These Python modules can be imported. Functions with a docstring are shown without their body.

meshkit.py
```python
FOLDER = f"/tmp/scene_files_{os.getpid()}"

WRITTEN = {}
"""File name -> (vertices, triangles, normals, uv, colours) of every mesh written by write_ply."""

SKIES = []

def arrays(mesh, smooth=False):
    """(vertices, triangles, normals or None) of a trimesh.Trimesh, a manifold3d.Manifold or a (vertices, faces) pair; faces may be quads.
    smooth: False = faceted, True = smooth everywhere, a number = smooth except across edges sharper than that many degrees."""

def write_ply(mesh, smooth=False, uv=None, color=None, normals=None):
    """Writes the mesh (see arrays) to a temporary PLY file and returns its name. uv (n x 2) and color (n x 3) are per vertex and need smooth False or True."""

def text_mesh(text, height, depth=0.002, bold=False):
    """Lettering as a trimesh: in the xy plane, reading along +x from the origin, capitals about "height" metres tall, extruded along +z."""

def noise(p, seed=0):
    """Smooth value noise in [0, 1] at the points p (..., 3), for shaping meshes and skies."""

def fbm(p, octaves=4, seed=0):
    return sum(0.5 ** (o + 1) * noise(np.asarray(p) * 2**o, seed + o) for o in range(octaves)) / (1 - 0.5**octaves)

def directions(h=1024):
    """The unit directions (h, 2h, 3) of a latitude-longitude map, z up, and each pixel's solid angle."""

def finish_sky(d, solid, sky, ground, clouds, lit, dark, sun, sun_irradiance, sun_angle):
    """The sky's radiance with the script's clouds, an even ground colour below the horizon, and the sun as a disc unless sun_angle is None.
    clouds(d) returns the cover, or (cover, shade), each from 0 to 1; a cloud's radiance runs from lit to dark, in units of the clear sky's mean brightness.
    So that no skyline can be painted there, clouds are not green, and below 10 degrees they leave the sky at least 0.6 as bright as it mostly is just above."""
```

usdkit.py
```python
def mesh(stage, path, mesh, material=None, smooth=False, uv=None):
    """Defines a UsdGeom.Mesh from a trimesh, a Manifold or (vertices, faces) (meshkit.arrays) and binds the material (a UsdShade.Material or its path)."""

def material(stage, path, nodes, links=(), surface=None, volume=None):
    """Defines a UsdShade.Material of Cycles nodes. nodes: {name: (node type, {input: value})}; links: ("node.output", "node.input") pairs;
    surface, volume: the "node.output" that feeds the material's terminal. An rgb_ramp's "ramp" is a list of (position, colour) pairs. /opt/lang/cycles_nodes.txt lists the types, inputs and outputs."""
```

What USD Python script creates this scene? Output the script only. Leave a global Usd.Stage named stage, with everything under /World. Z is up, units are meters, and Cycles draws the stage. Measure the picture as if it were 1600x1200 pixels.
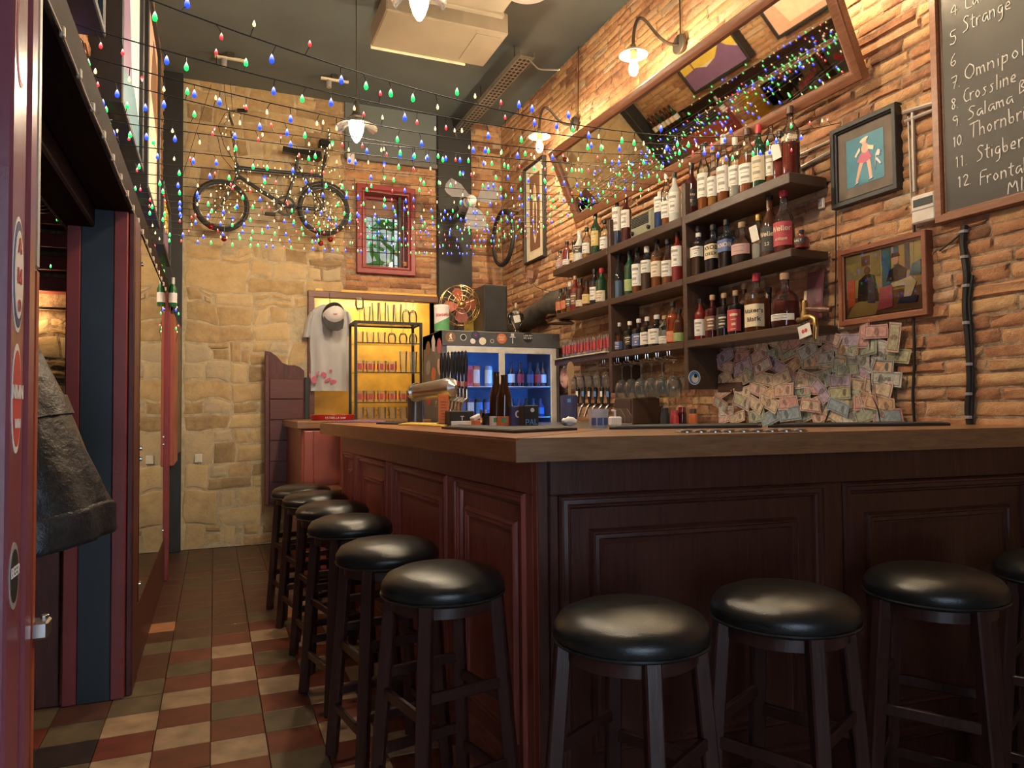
import math, random, numpy as np, trimesh, usdkit, meshkit
from pxr import Usd, UsdGeom, UsdLux, Gf, Sdf, UsdShade, Vt
from shapely.geometry import Polygon
stage = Usd.Stage.CreateInMemory()
UsdGeom.SetStageUpAxis(stage, 'Z'); UsdGeom.SetStageMetersPerUnit(stage, 1.0)
UsdGeom.Xform.Define(stage, '/World'); UsdGeom.Scope.Define(stage, '/World/Looks')
rng = random.Random(7)
V = np.array
# ------------------------------------------------------------ camera, daylight, exposure
FPX = 1124.3847
RC = V([[0.9241405, 0.00404, 0.38203], [-0.38191, 0.0351, 0.92352], [-0.00940, -0.99937, 0.03393]])
_q, _r = np.linalg.qr(RC); RC = _q * np.sign(np.diag(_r))
HC = 1.2
cam = UsdGeom.Camera.Define(stage, '/World/camera')
cam.CreateFocalLengthAttr(36 * FPX / 1600); cam.CreateHorizontalApertureAttr(36.0); cam.CreateVerticalApertureAttr(27.0)
cam.CreateClippingRangeAttr(Gf.Vec2f(0.05, 100)); cam.CreateExposureAttr(0.5)
_r, _u, _b = RC[:, 0], -RC[:, 1], -RC[:, 2]
cam.AddTransformOp().Set(Gf.Matrix4d(*_r, 0, *_u, 0, *_b, 0, 0, 0, HC, 1))
dome = UsdLux.DomeLight.Define(stage, '/World/sky_light')
dome.CreateColorAttr(Gf.Vec3f(0.62, 0.8, 1.0)); dome.CreateIntensityAttr(1.5)
LAMP = 1.0        # master level of the room's own lamps

def ray(u, v): return RC @ V([(u - 800) / FPX, (v - 600) / FPX, 1.0])
def at(u, v, X=None, Y=None, Z=None, d=None):
    r = ray(u, v); t = d if d is not None else X / r[0] if X is not None else Y / r[1] if Y is not None else (Z - HC) / r[2]
    return V([0, 0, HC]) + t * r
def proj(P):
    c = (np.atleast_2d(P) - [0, 0, HC]) @ RC
    z = np.where(c[:, 2] > .05, c[:, 2], 1e-3)
    return np.stack([800 + FPX * c[:, 0] / z, 600 + FPX * c[:, 1] / z, c[:, 2]], 1)

# ------------------------------------------------------------ things, parts, copies
COUNT = {}
def numbered(path):
    n = COUNT.get(path, 0); COUNT[path] = n + 1
    return path if n == 0 else f'{path}_{n:03d}'
def data(p, **k):
    for a, b in k.items():
        if b: p.SetCustomDataByKey(a, b)
class T:
    """a thing: an Xform at its base; parts are given in world coordinates (world=True) or in its own frame"""
    def __init__(s, name, label, cat, loc=(0, 0, 0), rz=0, group=None, kind=None):
        s.path = numbered('/World/' + name); s.loc = V(loc, float); s.rz = rz
        s.x = UsdGeom.Xform.Define(stage, s.path); s.prim = s.x.GetPrim()
        if np.any(s.loc): s.x.AddTranslateOp().Set(Gf.Vec3d(*map(float, loc)))
        if rz: s.x.AddRotateZOp().Set(math.degrees(rz))
        data(s.prim, label=label, category=cat, group=group, kind=kind)
    def part(s, name, mesh, mat, smooth=35, parent=None, world=False, label=None, kind=None):
        mesh = geo(mesh)
        if world:
            v = mesh.vertices - s.loc
            if s.rz: c, n = math.cos(-s.rz), math.sin(-s.rz); v = v @ V([[c, -n, 0], [n, c, 0], [0, 0, 1]]).T
            mesh = trimesh.Trimesh(v, mesh.faces, process=False)
        p = numbered((parent or s.path) + '/' + name)
        m = usdkit.mesh(stage, p, mesh, mat, smooth=smooth)
        data(m.GetPrim(), label=label, kind=kind)
        return p
def dup(t, loc, rz=0, label=None, cat=None, group=None):
    was = t.prim.GetCustomData()
    r = T(t.prim.GetName(), label or was['label'], cat or was['category'], loc, rz, group or was.get('group'))
    r.prim.GetReferences().AddInternalReference(t.prim.GetPath()); r.prim.SetInstanceable(True)
    return r
def one(name, mesh, mat, label, cat, group=None, kind=None, smooth=35):
    p = numbered('/World/' + name); m = usdkit.mesh(stage, p, geo(mesh), mat, smooth=smooth)
    data(m.GetPrim(), label=label, category=cat, group=group, kind=kind); return p
def struct(name, mesh, mat, parent=None, smooth=False):
    p = numbered((parent or '/World') + '/' + name); m = usdkit.mesh(stage, p, geo(mesh), mat, smooth=smooth)
    if not parent: data(m.GetPrim(), kind='structure')
    return p
def sx(name):
    x = UsdGeom.Xform.Define(stage, '/World/' + name); data(x.GetPrim(), kind='structure'); return '/World/' + name

# ------------------------------------------------------------ geometry
def geo(m): return m if isinstance(m, trimesh.Trimesh) else cat(*m) if isinstance(m, (list, tuple)) and isinstance(m[0], trimesh.Trimesh) else trimesh.Trimesh(*meshkit.arrays(m)[:2], process=False)
def cat(*ms):
    vs, fs, o = [], [], 0
    for m in ms: vs.append(m.vertices); fs.append(m.faces + o); o += len(m.vertices)
    return trimesh.Trimesh(np.vstack(vs), np.vstack(fs), process=False)
_bs = V([[x, y, z] for x in (-1, 1) for y in (-1, 1) for z in (-1, 1)], float)
def _rb(b): return np.vstack([_bs * (V([1, 1, 1]) - b * V(k)) for k in ((0, 1, 1), (1, 0, 1), (1, 1, 0))])
_hull = trimesh.Trimesh(_rb(.2), process=False); _hf = trimesh.convex.convex_hull(_hull)
from scipy.spatial import cKDTree
_RF = cKDTree(_rb(.2)).query(_hf.vertices)[1][_hf.faces]
def box(a, b, bev=.004):
    a, b = np.minimum(a, b), np.maximum(a, b); h = (b - a) / 2; bev = min(bev, *(h * .45))
    v = np.vstack([_bs * (h - bev * V(k)) for k in ((0, 1, 1), (1, 0, 1), (1, 1, 0))]) + (a + b) / 2
    return trimesh.Trimesh(v, _RF, process=False)
def cbox(c, s, bev=.004): c = V(c, float); s = V(s, float); return box(c - s / 2, c + s / 2, bev)
def frame3(x, y): x = V(x, float); y = V(y, float); x = x / np.linalg.norm(x); y = y / np.linalg.norm(y); return np.stack([x, y, np.cross(x, y)], 1)
def put(m, o, x=(1, 0, 0), y=(0, 1, 0)): return trimesh.Trimesh(geo(m).vertices @ frame3(x, y).T + V(o, float), geo(m).faces, process=False)
RW = dict(x=(0, -1, 0), y=(0, 0, 1)); BW = dict(x=(1, 0, 0), y=(0, 0, 1)); LW = dict(x=(0, 1, 0), y=(0, 0, 1))
def lathe(prof, n=20, axis=None):
    """prof: (r, z) from bottom to top; open profile, poles closed when r == 0"""
    p = V(prof, float); k = len(p); a = np.arange(n) * 2 * np.pi / n
    v = np.stack([np.outer(np.cos(a), p[:, 0]), np.outer(np.sin(a), p[:, 0]), np.tile(p[:, 1], (n, 1))], 2).reshape(-1, 3)
    i, j = np.meshgrid(np.arange(n), np.arange(k - 1), indexing='ij'); i2 = (i + 1) % n
    q = np.stack([i * k + j, i2 * k + j, i2 * k + j + 1, i * k + j + 1], 2).reshape(-1, 4)
    f = np.vstack([q[:, [0, 1, 2]], q[:, [0, 2, 3]]])
    m = trimesh.Trimesh(v, f, process=False)
    w = np.linalg.norm(np.cross(v[f[:, 1]] - v[f[:, 0]], v[f[:, 2]] - v[f[:, 0]]), axis=1) > 1e-12
    return trimesh.Trimesh(v, f[w], process=False)
def cyl(r, h, n=20, z=0, b=None):
    b = min(r, h) * .12 if b is None else b
    return lathe([(0, z), (r - b, z), (r, z + b), (r, z + h - b), (r - b, z + h), (0, z + h)], n)
def tube(pts, r, n=8, closed=False, cap=True):
    p = V(pts, float); k = len(p); r = np.broadcast_to(r, k)
    t = np.gradient(p, axis=0) if not closed else np.roll(p, -1, 0) - np.roll(p, 1, 0)
    t /= np.linalg.norm(t, axis=1, keepdims=True) + 1e-12
    ref = V([0, 0, 1.0]) if abs(t[0][2]) < .9 else V([1.0, 0, 0])
    u = np.cross(t[0], ref); u /= np.linalg.norm(u); a = np.arange(n) * 2 * np.pi / n; rows = []
    for q, d, rr in zip(p, t, r):
        u = u - d * (u @ d); u /= np.linalg.norm(u) + 1e-12; w = np.cross(d, u)
        rows.append(q + rr * (np.outer(np.cos(a), u) + np.outer(np.sin(a), w)))
    v = np.vstack(rows); m = k if closed else k - 1
    i, j = np.meshgrid(np.arange(m), np.arange(n), indexing='ij'); i2 = (i + 1) % k; j2 = (j + 1) % n
    f = np.stack([i * n + j, i * n + j2, i2 * n + j2, i2 * n + j], 2).reshape(-1, 4); f = np.vstack([f[:, [0, 1, 2]], f[:, [0, 2, 3]]])
    if cap and not closed:
        v = np.vstack([v, p[0], p[-1]]); c = len(v) - 2; j = np.arange(n); j2 = (j + 1) % n
        f = np.vstack([f, np.stack([np.full(n, c), j2, j], 1), np.stack([np.full(n, c + 1), (k - 1) * n + j, (k - 1) * n + j2], 1)])
    return trimesh.Trimesh(v, f, process=False)
def bar(a, b, w, h=None, bev=.003):
    """a square bar from a to b"""
    a = V(a, float); b = V(b, float); d = b - a; L = np.linalg.norm(d); up = (0, 0, 1) if abs(d[2]) < .9 * L else (0, 1, 0)
    x = d / L; y = np.cross(up, x); return put(box((0, -w / 2, -(h or w) / 2), (L, w / 2, (h or w) / 2), bev), a, x, y)
def prism(poly, z0, z1):
    P = poly if isinstance(poly, Polygon) else Polygon(poly); m = trimesh.creation.extrude_polygon(P, z1 - z0, engine='earcut')
    m.apply_translation((0, 0, z0)); return m
def fram(w, h, prof, cx=0, cy=0):
    """mitred frame around the rectangle w x h (outer size), in xy; prof: (inset, z) across the moulding"""
    rows = []
    for i, z in prof:
        a, b = w / 2 - i, h / 2 - i; rows.append([(-a, -b, z), (a, -b, z), (a, b, z), (-a, b, z)])
    v = V(rows, float).reshape(-1, 3) + [cx, cy, 0]; k = len(prof); f = []
    for j in range(k - 1):
        for c in range(4): d = (c + 1) % 4; f += [(j * 4 + c, j * 4 + d, (j + 1) * 4 + d), (j * 4 + c, (j + 1) * 4 + d, (j + 1) * 4 + c)]
    return trimesh.Trimesh(v, f, process=False)
def quad(w, h, z=0, nx=1, ny=1, th=.0):
    x, y = np.meshgrid(np.linspace(-w / 2, w / 2, nx + 1), np.linspace(-h / 2, h / 2, ny + 1), indexing='ij')
    v = np.stack([x, y, np.full_like(x, z)], 2).reshape(-1, 3); i, j = np.meshgrid(np.arange(nx), np.arange(ny), indexing='ij'); a = i * (ny + 1) + j
    q = np.stack([a, a + ny + 1, a + ny + 2, a + 1], 2).reshape(-1, 4); f = np.vstack([q[:, [0, 1, 2]], q[:, [0, 2, 3]]])
    return trimesh.Trimesh(v, f, process=False)
def thick(m, t):
    """closed sheet of thickness t from an open xy sheet (both faces; thin edge left open)"""
    b = trimesh.Trimesh(m.vertices - [0, 0, t], m.faces[:, ::-1], process=False); return cat(m, b)
def text(s, h, o, x, y, depth=.001, bold=False, center=True):
    m = meshkit.text_mesh(s, h, depth, bold)
    if center: m.apply_translation((-(m.bounds[0][0] + m.bounds[1][0]) / 2, 0, 0))
    return put(m, o, x, y)
def arc(c, r, a0, a1, n=16, x=(1, 0, 0), y=(0, 0, 1)):
    a = np.linspace(a0, a1, n)[:, None]; return V(c, float) + r * (np.cos(a) * V(x, float) + np.sin(a) * V(y, float))
def bez(*p, n=12):
    p = V(p, float); t = np.linspace(0, 1, n)[:, None]; q = [p[i][None] * np.ones((n, 1)) for i in range(len(p))]
    while len(q) > 1: q = [a * (1 - t) + b * t for a, b in zip(q[:-1], q[1:])]
    return q[0]

def ell(cx, cy, rx, ry, n=14, a0=0): a = np.arange(n) * 2 * np.pi / n; c, s = math.cos(a0), math.sin(a0); x, y = rx * np.cos(a), ry * np.sin(a); return np.c_[cx + x * c - y * s, cy + x * s + y * c]
# ------------------------------------------------------------ materials
LK = {}
def S(c): return tuple(((x / 255 + .055) / 1.055) ** 2.4 if x > 10 else x / 255 / 12.92 for x in c)     # sRGB 0-255 to linear
def reg(name, nodes, links, surface):
    LK[name] = usdkit.material(stage, '/World/Looks/' + name, nodes, links, surface=surface); return LK[name]
def M(name, col, rough=.5, metal=0., var=.18, scale=9, stretch=(1, 1, 1), bump=0., bscale=60, detail=4, **pb):
    c = V(col); nodes = {'tc': ('texture_coordinate', {}), 'mp': ('mapping', {'scale': stretch}), 'n': ('noise_texture', {'scale': scale, 'detail': detail, 'roughness': .6}),
        'r': ('rgb_ramp', {'ramp': [(.3, tuple(c * (1 - var))), (.7, tuple(np.minimum(c * (1 + var), 1)))]}), 'p': ('principled_bsdf', {'roughness': rough, 'metallic': metal, **pb})}
    links = [('tc.object', 'mp.vector'), ('mp.vector', 'n.vector'), ('n.fac', 'r.fac'), ('r.color', 'p.base_color')]
    if bump:
        nodes['n2'] = ('noise_texture', {'scale': bscale, 'detail': 5, 'roughness': .65}); nodes['b'] = ('bump', {'strength': bump, 'distance': .01})
        links += [('mp.vector', 'n2.vector'), ('n2.fac', 'b.height'), ('b.normal', 'p.normal')]
    return reg(name, nodes, links, 'p.BSDF')
def plain(name, col, rough=.5, metal=0., **pb): return reg(name, {'p': ('principled_bsdf', {'base_color': tuple(col), 'roughness': rough, 'metallic': metal, **pb})}, [], 'p.BSDF')
def wood(name, c1, c2, axis=0, rough=.4, scale=6, bump=.15, **pb):
    st = [14, 14, 14]; st[axis] = 1.0
    return reg(name, {'g': ('geometry', {}), 'mp': ('mapping', {'scale': tuple(st)}), 'n': ('noise_texture', {'scale': scale, 'detail': 6, 'roughness': .65, 'distortion': .6}),
        'r': ('rgb_ramp', {'ramp': [(.25, c1), (.5, tuple((V(c1) + V(c2)) / 2)), (.75, c2)]}), 'b': ('bump', {'strength': bump, 'distance': .004}),
        'p': ('principled_bsdf', {'roughness': rough, **pb})},
        [('g.position', 'mp.vector'), ('mp.vector', 'n.vector'), ('n.fac', 'r.fac'), ('r.color', 'p.base_color'), ('n.fac', 'b.height'), ('b.normal', 'p.normal')], 'p.BSDF')
def emit(name, col, s): return reg(name, {'e': ('emission', {'color': tuple(col), 'strength': float(s)})}, [], 'e.emission')
def clear(name, tint=(.93, .95, .95), ior=1.45, rough=.03):
    return reg(name, {'f': ('fresnel', {'IOR': ior}), 't': ('transparent_bsdf', {'color': tint}), 'g': ('glossy_bsdf', {'color': (1, 1, 1), 'roughness': rough}), 'm': ('mix_closure', {})},
        [('f.fac', 'm.fac'), ('t.BSDF', 'm.closure1'), ('g.BSDF', 'm.closure2')], 'm.closure')
def masonry(name, ramp, island, bump=.6, bscale=30, rough=.85, grit=.35):
    """colour varies from piece to piece and within a piece"""
    src = ('attribute', {'attribute': 'rnd'}) if island else ('object_info', {})
    return reg(name, {'s': src, 'g': ('geometry', {}), 'n': ('noise_texture', {'scale': 11, 'detail': 5, 'roughness': .65}), 'n2': ('noise_texture', {'scale': bscale, 'detail': 6, 'roughness': .7}),
        'a': ('math', {'math_type': 'multiply_add', 'value2': grit * 2, 'value3': -grit}), 'ad': ('math', {'math_type': 'add', 'use_clamp': True}), 'r': ('rgb_ramp', {'ramp': ramp}),
        'b': ('bump', {'strength': bump, 'distance': .012}), 'p': ('principled_bsdf', {'roughness': rough})},
        [('s.fac' if island else 's.random', 'ad.value1'), ('g.position', 'n.vector'), ('g.position', 'n2.vector'), ('n.fac', 'a.value1'), ('a.value', 'ad.value2'), ('ad.value', 'r.fac'),
         ('r.color', 'p.base_color'), ('n2.fac', 'b.height'), ('b.normal', 'p.normal')], 'p.BSDF')
# ------------------------------------------------------------ looks of the room
BR = [(0, (.24, .11, .058)), (.2, (.42, .19, .092)), (.42, (.53, .275, .13)), (.62, (.60, .37, .175)), (.8, (.50, .245, .12)), (1, (.50, .36, .23))]
masonry('brick_red', BR, False, bump=1., bscale=34, grit=.5); masonry('brick_red_joined', BR, True, bump=1., bscale=34, grit=.5)
ST = [(0, (.33, .22, .11)), (.3, (.49, .335, .16)), (.65, (.63, .46, .235)), (1, (.49, .39, .25))]
masonry('stone_ochre', ST, False, bump=.6, bscale=18, grit=.45); masonry('stone_ochre_joined', ST, True, bump=.6, bscale=18, grit=.45)
M('mortar_brown', (.36, .25, .16), .95, var=.45, scale=22, bump=1., bscale=60)
M('mortar_pale', (.52, .42, .27), .95, var=.3, scale=10, bump=.7, bscale=60)
M('ceiling_grey', (.125, .15, .155), .7, var=.12, scale=1.5)
M('black_paint', (.022, .024, .026), .55, var=.2, scale=3)
M('navy_paint', (.018, .027, .038), .45, var=.25, scale=3)
M('red_paint', (.22, .035, .035), .42, var=.15, scale=3, bump=.08)
M('dark_red_wood', (.085, .022, .016), .4, var=.45, scale=6, stretch=(6, 6, 1), bump=.2)
M('orange_red_paint', (.34, .075, .035), .4, var=.2, scale=4)
M('plaster_white', (.55, .52, .46), .7)
wood('beam_brown_y', (.013, .006, .0045), (.026, .012, .009), 1, .75, specular_ior_level=.12)
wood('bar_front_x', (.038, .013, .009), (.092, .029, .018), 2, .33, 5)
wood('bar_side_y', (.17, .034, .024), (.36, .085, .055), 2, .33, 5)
wood('bar_top_x', (.17, .078, .035), (.34, .165, .072), 0, .32, 5)
wood('bar_top_y', (.19, .064, .025), (.36, .135, .052), 1, .32, 5)
wood('stool_wood', (.022, .009, .007), (.055, .020, .014), 2, .35)
wood('shelf_wood', (.042, .022, .014), (.085, .045, .028), 1, .42)
wood('frame_red_y', (.16, .05, .022), (.27, .095, .045), 1, .38)
M('leather_black', (.012, .012, .011), .3, var=.3, bump=.12, bscale=220)
# ------------------------------------------------------------ masonry pieces
def piece(w, h, d, nx=4, ny=3, seed=0, rough=.004, e=.007):
    """a block face: back ring at z=0, worn edge, uneven front"""
    g = random.Random(seed); us = [-w / 2, -w / 2 + e * g.uniform(.7, 1.6)] + [(-.5 + i / (nx - 2)) * w for i in range(1, nx - 2)] + [w / 2 - e * g.uniform(.7, 1.6), w / 2]
    vs = [-h / 2, -h / 2 + e * g.uniform(.6, 1.3)] + [(-.5 + i / (ny - 2)) * h for i in range(1, ny - 2)] + [h / 2 - e * g.uniform(.6, 1.3), h / 2]
    a, b = len(us), len(vs); v = []
    for i, u in enumerate(us):
        for j, t in enumerate(vs):
            edge = i in (0, a - 1) or j in (0, b - 1)
            v.append((u + g.uniform(-1, 1) * rough, t + g.uniform(-1, 1) * rough * .7, 0 if edge else d + g.uniform(-1, 1) * rough))
    i, j = np.meshgrid(np.arange(a - 1), np.arange(b - 1), indexing='ij'); k = i * b + j
    q = np.stack([k, k + b, k + b + 1, k + 1], 2).reshape(-1, 4)
    return trimesh.Trimesh(V(v), np.vstack([q[:, [0, 1, 2]], q[:, [0, 2, 3]]]), process=False)
def lay(parent, word, mat, pieces, nparts):
    """pieces: world meshes. those that show largest become parts, the rest one joined part"""
    sc = []
    for i, m in enumerate(pieces):
        q = proj(m.vertices[[0, len(m.vertices) // 2, -1]]); c = q.mean(0)
        ok = q[:, 2].min() > .2 and -60 < c[0] < 1660 and -60 < c[1] < 1260
        sc.append(np.ptp(q[:, 0]) * np.ptp(q[:, 1]) if ok else 0)
    order = np.argsort(sc)[::-1]
    for i in order[:nparts]:
        if sc[i] > 0: struct(word, pieces[i], LK[mat], parent, smooth=50)
    rest = [pieces[i] for k, i in enumerate(order) if k >= nparts or sc[i] <= 0]
    if rest:
        g = random.Random(len(rest)); A = [meshkit.arrays(m, 50) for m in rest]; o = np.cumsum([0] + [len(x[0]) for x in A])
        m = usdkit.mesh(stage, numbered(parent + '/' + word + 'work'), (np.vstack([x[0] for x in A]), np.vstack([x[1] + k for x, k in zip(A, o)])), LK[mat + '_joined']); data(m.GetPrim(), kind='stuff')
        m.CreateNormalsAttr(Vt.Vec3fArray.FromNumpy(np.vstack([x[2] for x in A]).astype(np.float32))); m.SetNormalsInterpolation('vertex')
        UsdGeom.PrimvarsAPI(m).CreatePrimvar('rnd', Sdf.ValueTypeNames.FloatArray, 'vertex').Set(Vt.FloatArray.FromNumpy(np.concatenate([np.full(len(x[0]), g.random()) for x in A]).astype(np.float32)))
def courses(u0, u1, v0, v1, o, ax, L=.25, h=.047, mo=.010, d=.0085, seed=1, skip=lambda u, v: False, nx=5, ny=4):
    g = random.Random(seed); out = []; v = v0
    while v < v1 - .02:
        hh = h * g.uniform(.85, 1.15); hh = min(hh, v1 - v); u = u0 - g.uniform(0, L)
        while u < u1:
            w = L * g.uniform(.62, 1.25); a, b = max(u, u0), min(u + w, u1)
            if b - a > .05 and not skip((a + b) / 2, v + hh / 2):
                m = piece(b - a, hh, d * g.uniform(.6, 1.3), nx, ny, g.random(), .0055)
                m.apply_translation(((a + b) / 2, v + hh / 2 + .004 * math.sin(u * 3 + seed), 0)); out.append(put(m, o, ax['x'], ax['y']))
            u += w + mo
        v += hh + mo
    return out
XW, YB, ZC = 2.76, 6.9, 4.15
# ------------------------------------------------------------ floor
fl = sx('floor')
struct('slab', box((-3.2, -3, -.2), (2.9, 7.6, -.008), 0), M('grout', (.10, .06, .04), .9), fl)
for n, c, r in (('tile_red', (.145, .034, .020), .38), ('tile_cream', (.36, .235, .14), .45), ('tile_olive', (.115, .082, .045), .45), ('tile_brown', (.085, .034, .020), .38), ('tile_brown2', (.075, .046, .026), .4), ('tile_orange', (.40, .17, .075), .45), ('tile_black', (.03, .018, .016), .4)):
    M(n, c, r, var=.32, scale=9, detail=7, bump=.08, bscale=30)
TS = .19; g = random.Random(5)
SP = {(-2, 13): 'tile_orange', (2, 14): 'tile_cream', (2, 13): 'tile_orange', (0, 10): 'tile_cream', (0, 8): 'tile_cream', (-1, 7): 'tile_cream', (-3, 5): 'tile_black', (-4, 5): 'tile_black'}
for i in range(-6, 5):
    for j in range(0, 26):
        x0, y0 = i * TS - .008, 1.93 + j * TS
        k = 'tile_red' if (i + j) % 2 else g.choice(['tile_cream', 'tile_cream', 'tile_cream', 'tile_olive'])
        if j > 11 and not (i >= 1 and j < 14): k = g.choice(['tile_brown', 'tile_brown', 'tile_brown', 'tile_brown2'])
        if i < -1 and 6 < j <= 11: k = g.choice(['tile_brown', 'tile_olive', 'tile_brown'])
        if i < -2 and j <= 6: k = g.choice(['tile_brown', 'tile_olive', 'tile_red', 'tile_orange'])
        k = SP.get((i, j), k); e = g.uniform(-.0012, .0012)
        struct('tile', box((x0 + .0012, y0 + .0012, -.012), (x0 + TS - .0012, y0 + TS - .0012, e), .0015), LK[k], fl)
struct('ceiling', box((-3.2, -3, ZC), (2.9, 7.6, ZC + .2), 0), LK['ceiling_grey'])
# ------------------------------------------------------------ right wall
wr = sx('wall_right')
struct('backing', box((XW, -3, 0), (XW + .3, 7.6, ZC + .2), 0), LK['mortar_brown'], wr)
lay(wr, 'brick', 'brick_red', courses(-6.88, .6, .0, ZC, (XW - .001, 0, 0), RW, seed=3), 300)
# ------------------------------------------------------------ back wall: stone, brick round the window, black column
wb = sx('wall_back')
ZN, XN0, XN1 = 2.313, .855, 2.06       # the yellow niche
for a, b in (((-3.2, YB, 0), (XN0, YB + .35, ZC + .2)), ((XN0, YB, ZN), (1.30, YB + .35, ZC + .2)), ((1.30, YB, ZN), (1.78, YB + .35, 2.57)), ((1.30, YB, 3.31), (1.78, YB + .35, ZC + .2)), ((1.78, YB, ZN), (2.9, YB + .35, ZC + .2)),
             ((XN1, YB, 0), (2.9, YB + .35, ZN)), ((XN0, YB, 0), (XN1, YB + .35, 1.0))):
    struct('backing', box(a, b, 0), LK['mortar_pale' if a[0] < 0 else 'mortar_brown'], wb)
def ashlar(u0, u1, v0, v1, o, ax, seed, skip):
    g = random.Random(seed); out = []; v = v0
    while v < v1 - .05:
        hh = g.choice([.14, .2, .24, .3, .34]) * g.uniform(.9, 1.1)
        if v + hh > v1 - .08: hh = v1 - v
        u = u0
        while u < u1 - .02:
            w = g.uniform(.6, 1.9) * max(hh, .2)
            if u + w > u1 - .12: w = u1 - u
            cells = [(u, v, w, hh)]
            if g.random() < .38: cells = [(u, v, w, hh * .5), (u, v + hh * .5, w * .45, hh * .5), (u + w * .45, v + hh * .5, w * .55, hh * .5)]
            elif g.random() < .3: cells = [(u, v, w * .55, hh), (u + w * .55, v, w * .45, hh * .62), (u + w * .55, v + hh * .62, w * .45, hh * .38)]
            for a, b, c, d in cells:
                if skip(a + c / 2, b + d / 2): continue
                mo = g.uniform(.010, .030)
                m = piece(c - mo, d - mo, .0055 * g.uniform(.5, 1.8), 6, 5, g.random(), .0035, .016); m.apply_translation((a + c / 2, b + d / 2, 0))
                p = m.vertices; w1 = meshkit.noise(np.c_[p[:, :2] * 6, p[:, 2] * 0 + seed]) - .5; w2 = meshkit.noise(np.c_[p[:, :2] * 6, p[:, 2] * 0 + seed + 9]) - .5
                m.vertices = p + np.c_[w1 * .07, w2 * .07, w1 * 0]; out.append(put(m, o, ax['x'], ax['y']))
            u += w
        v += hh
    return out
lay(wb, 'stone', 'stone_ochre', ashlar(-.25, 1.13, .02, ZC, (0, YB - .001, 0), BW, 4, lambda u, v: u > .83 and v < 2.30), 300)
bw = courses(1.15, 2.05, 2.335, 3.6, (0, YB - .001, 0), BW, seed=8, nx=4, skip=lambda u, v: 1.23 < u < 1.84 and 2.49 < v < 3.4) + courses(2.41, 2.75, 2.0, ZC, (0, YB - .001, 0), BW, seed=9, nx=4)
p = [m for m in bw]; lay(wb, 'brick', 'brick_red', p, 140)
struct('column', box((2.05, YB - .06, 0), (2.405, YB + .1, ZC - .001), .006), LK['black_paint'], wb)
struct('pilaster', box((-.47, YB - .10, 0), (-.265, YB + .1, ZC - .001), .006), LK['black_paint'], wb)
struct('dark_panel', box((1.14, YB - .025, 3.62), (2.06, YB + .05, ZC - .001), .004), LK['ceiling_grey'], wb)
struct('trim_1', [box((1.14, YB - .05, 3.6), (2.06, YB, 3.645), .006)], M('trim_grey', (.14, .135, .12), .6))
# niche lining
struct('niche_back', box((XN0 - .04, YB + .30, .98), (XN1 + .04, YB + .34, ZN + .04), 0), M('niche_yellow', (.80, .44, .06), .32, var=.22, scale=5, stretch=(1, 1, 1), bump=.05), wb)
struct('niche_lining', [box((XN0 - .03, YB - .01, .98), (XN0, YB + .31, ZN), 0), box((XN1, YB - .01, .98), (XN1 + .03, YB + .31, ZN), 0), box((XN0 - .03, YB - .01, ZN), (XN1 + .03, YB + .31, ZN + .03), 0)], LK['niche_yellow'], wb)
wood('niche_wood', (.11, .042, .026), (.20, .08, .05), 0, .42)
struct('trim_2', [box((.797, YB - .05, 1.0), (.855, YB + .01, 2.312), .006), box((.797, YB - .052, 2.252), (2.052, YB + .01, 2.315), .006)], LK['niche_wood'])
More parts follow.
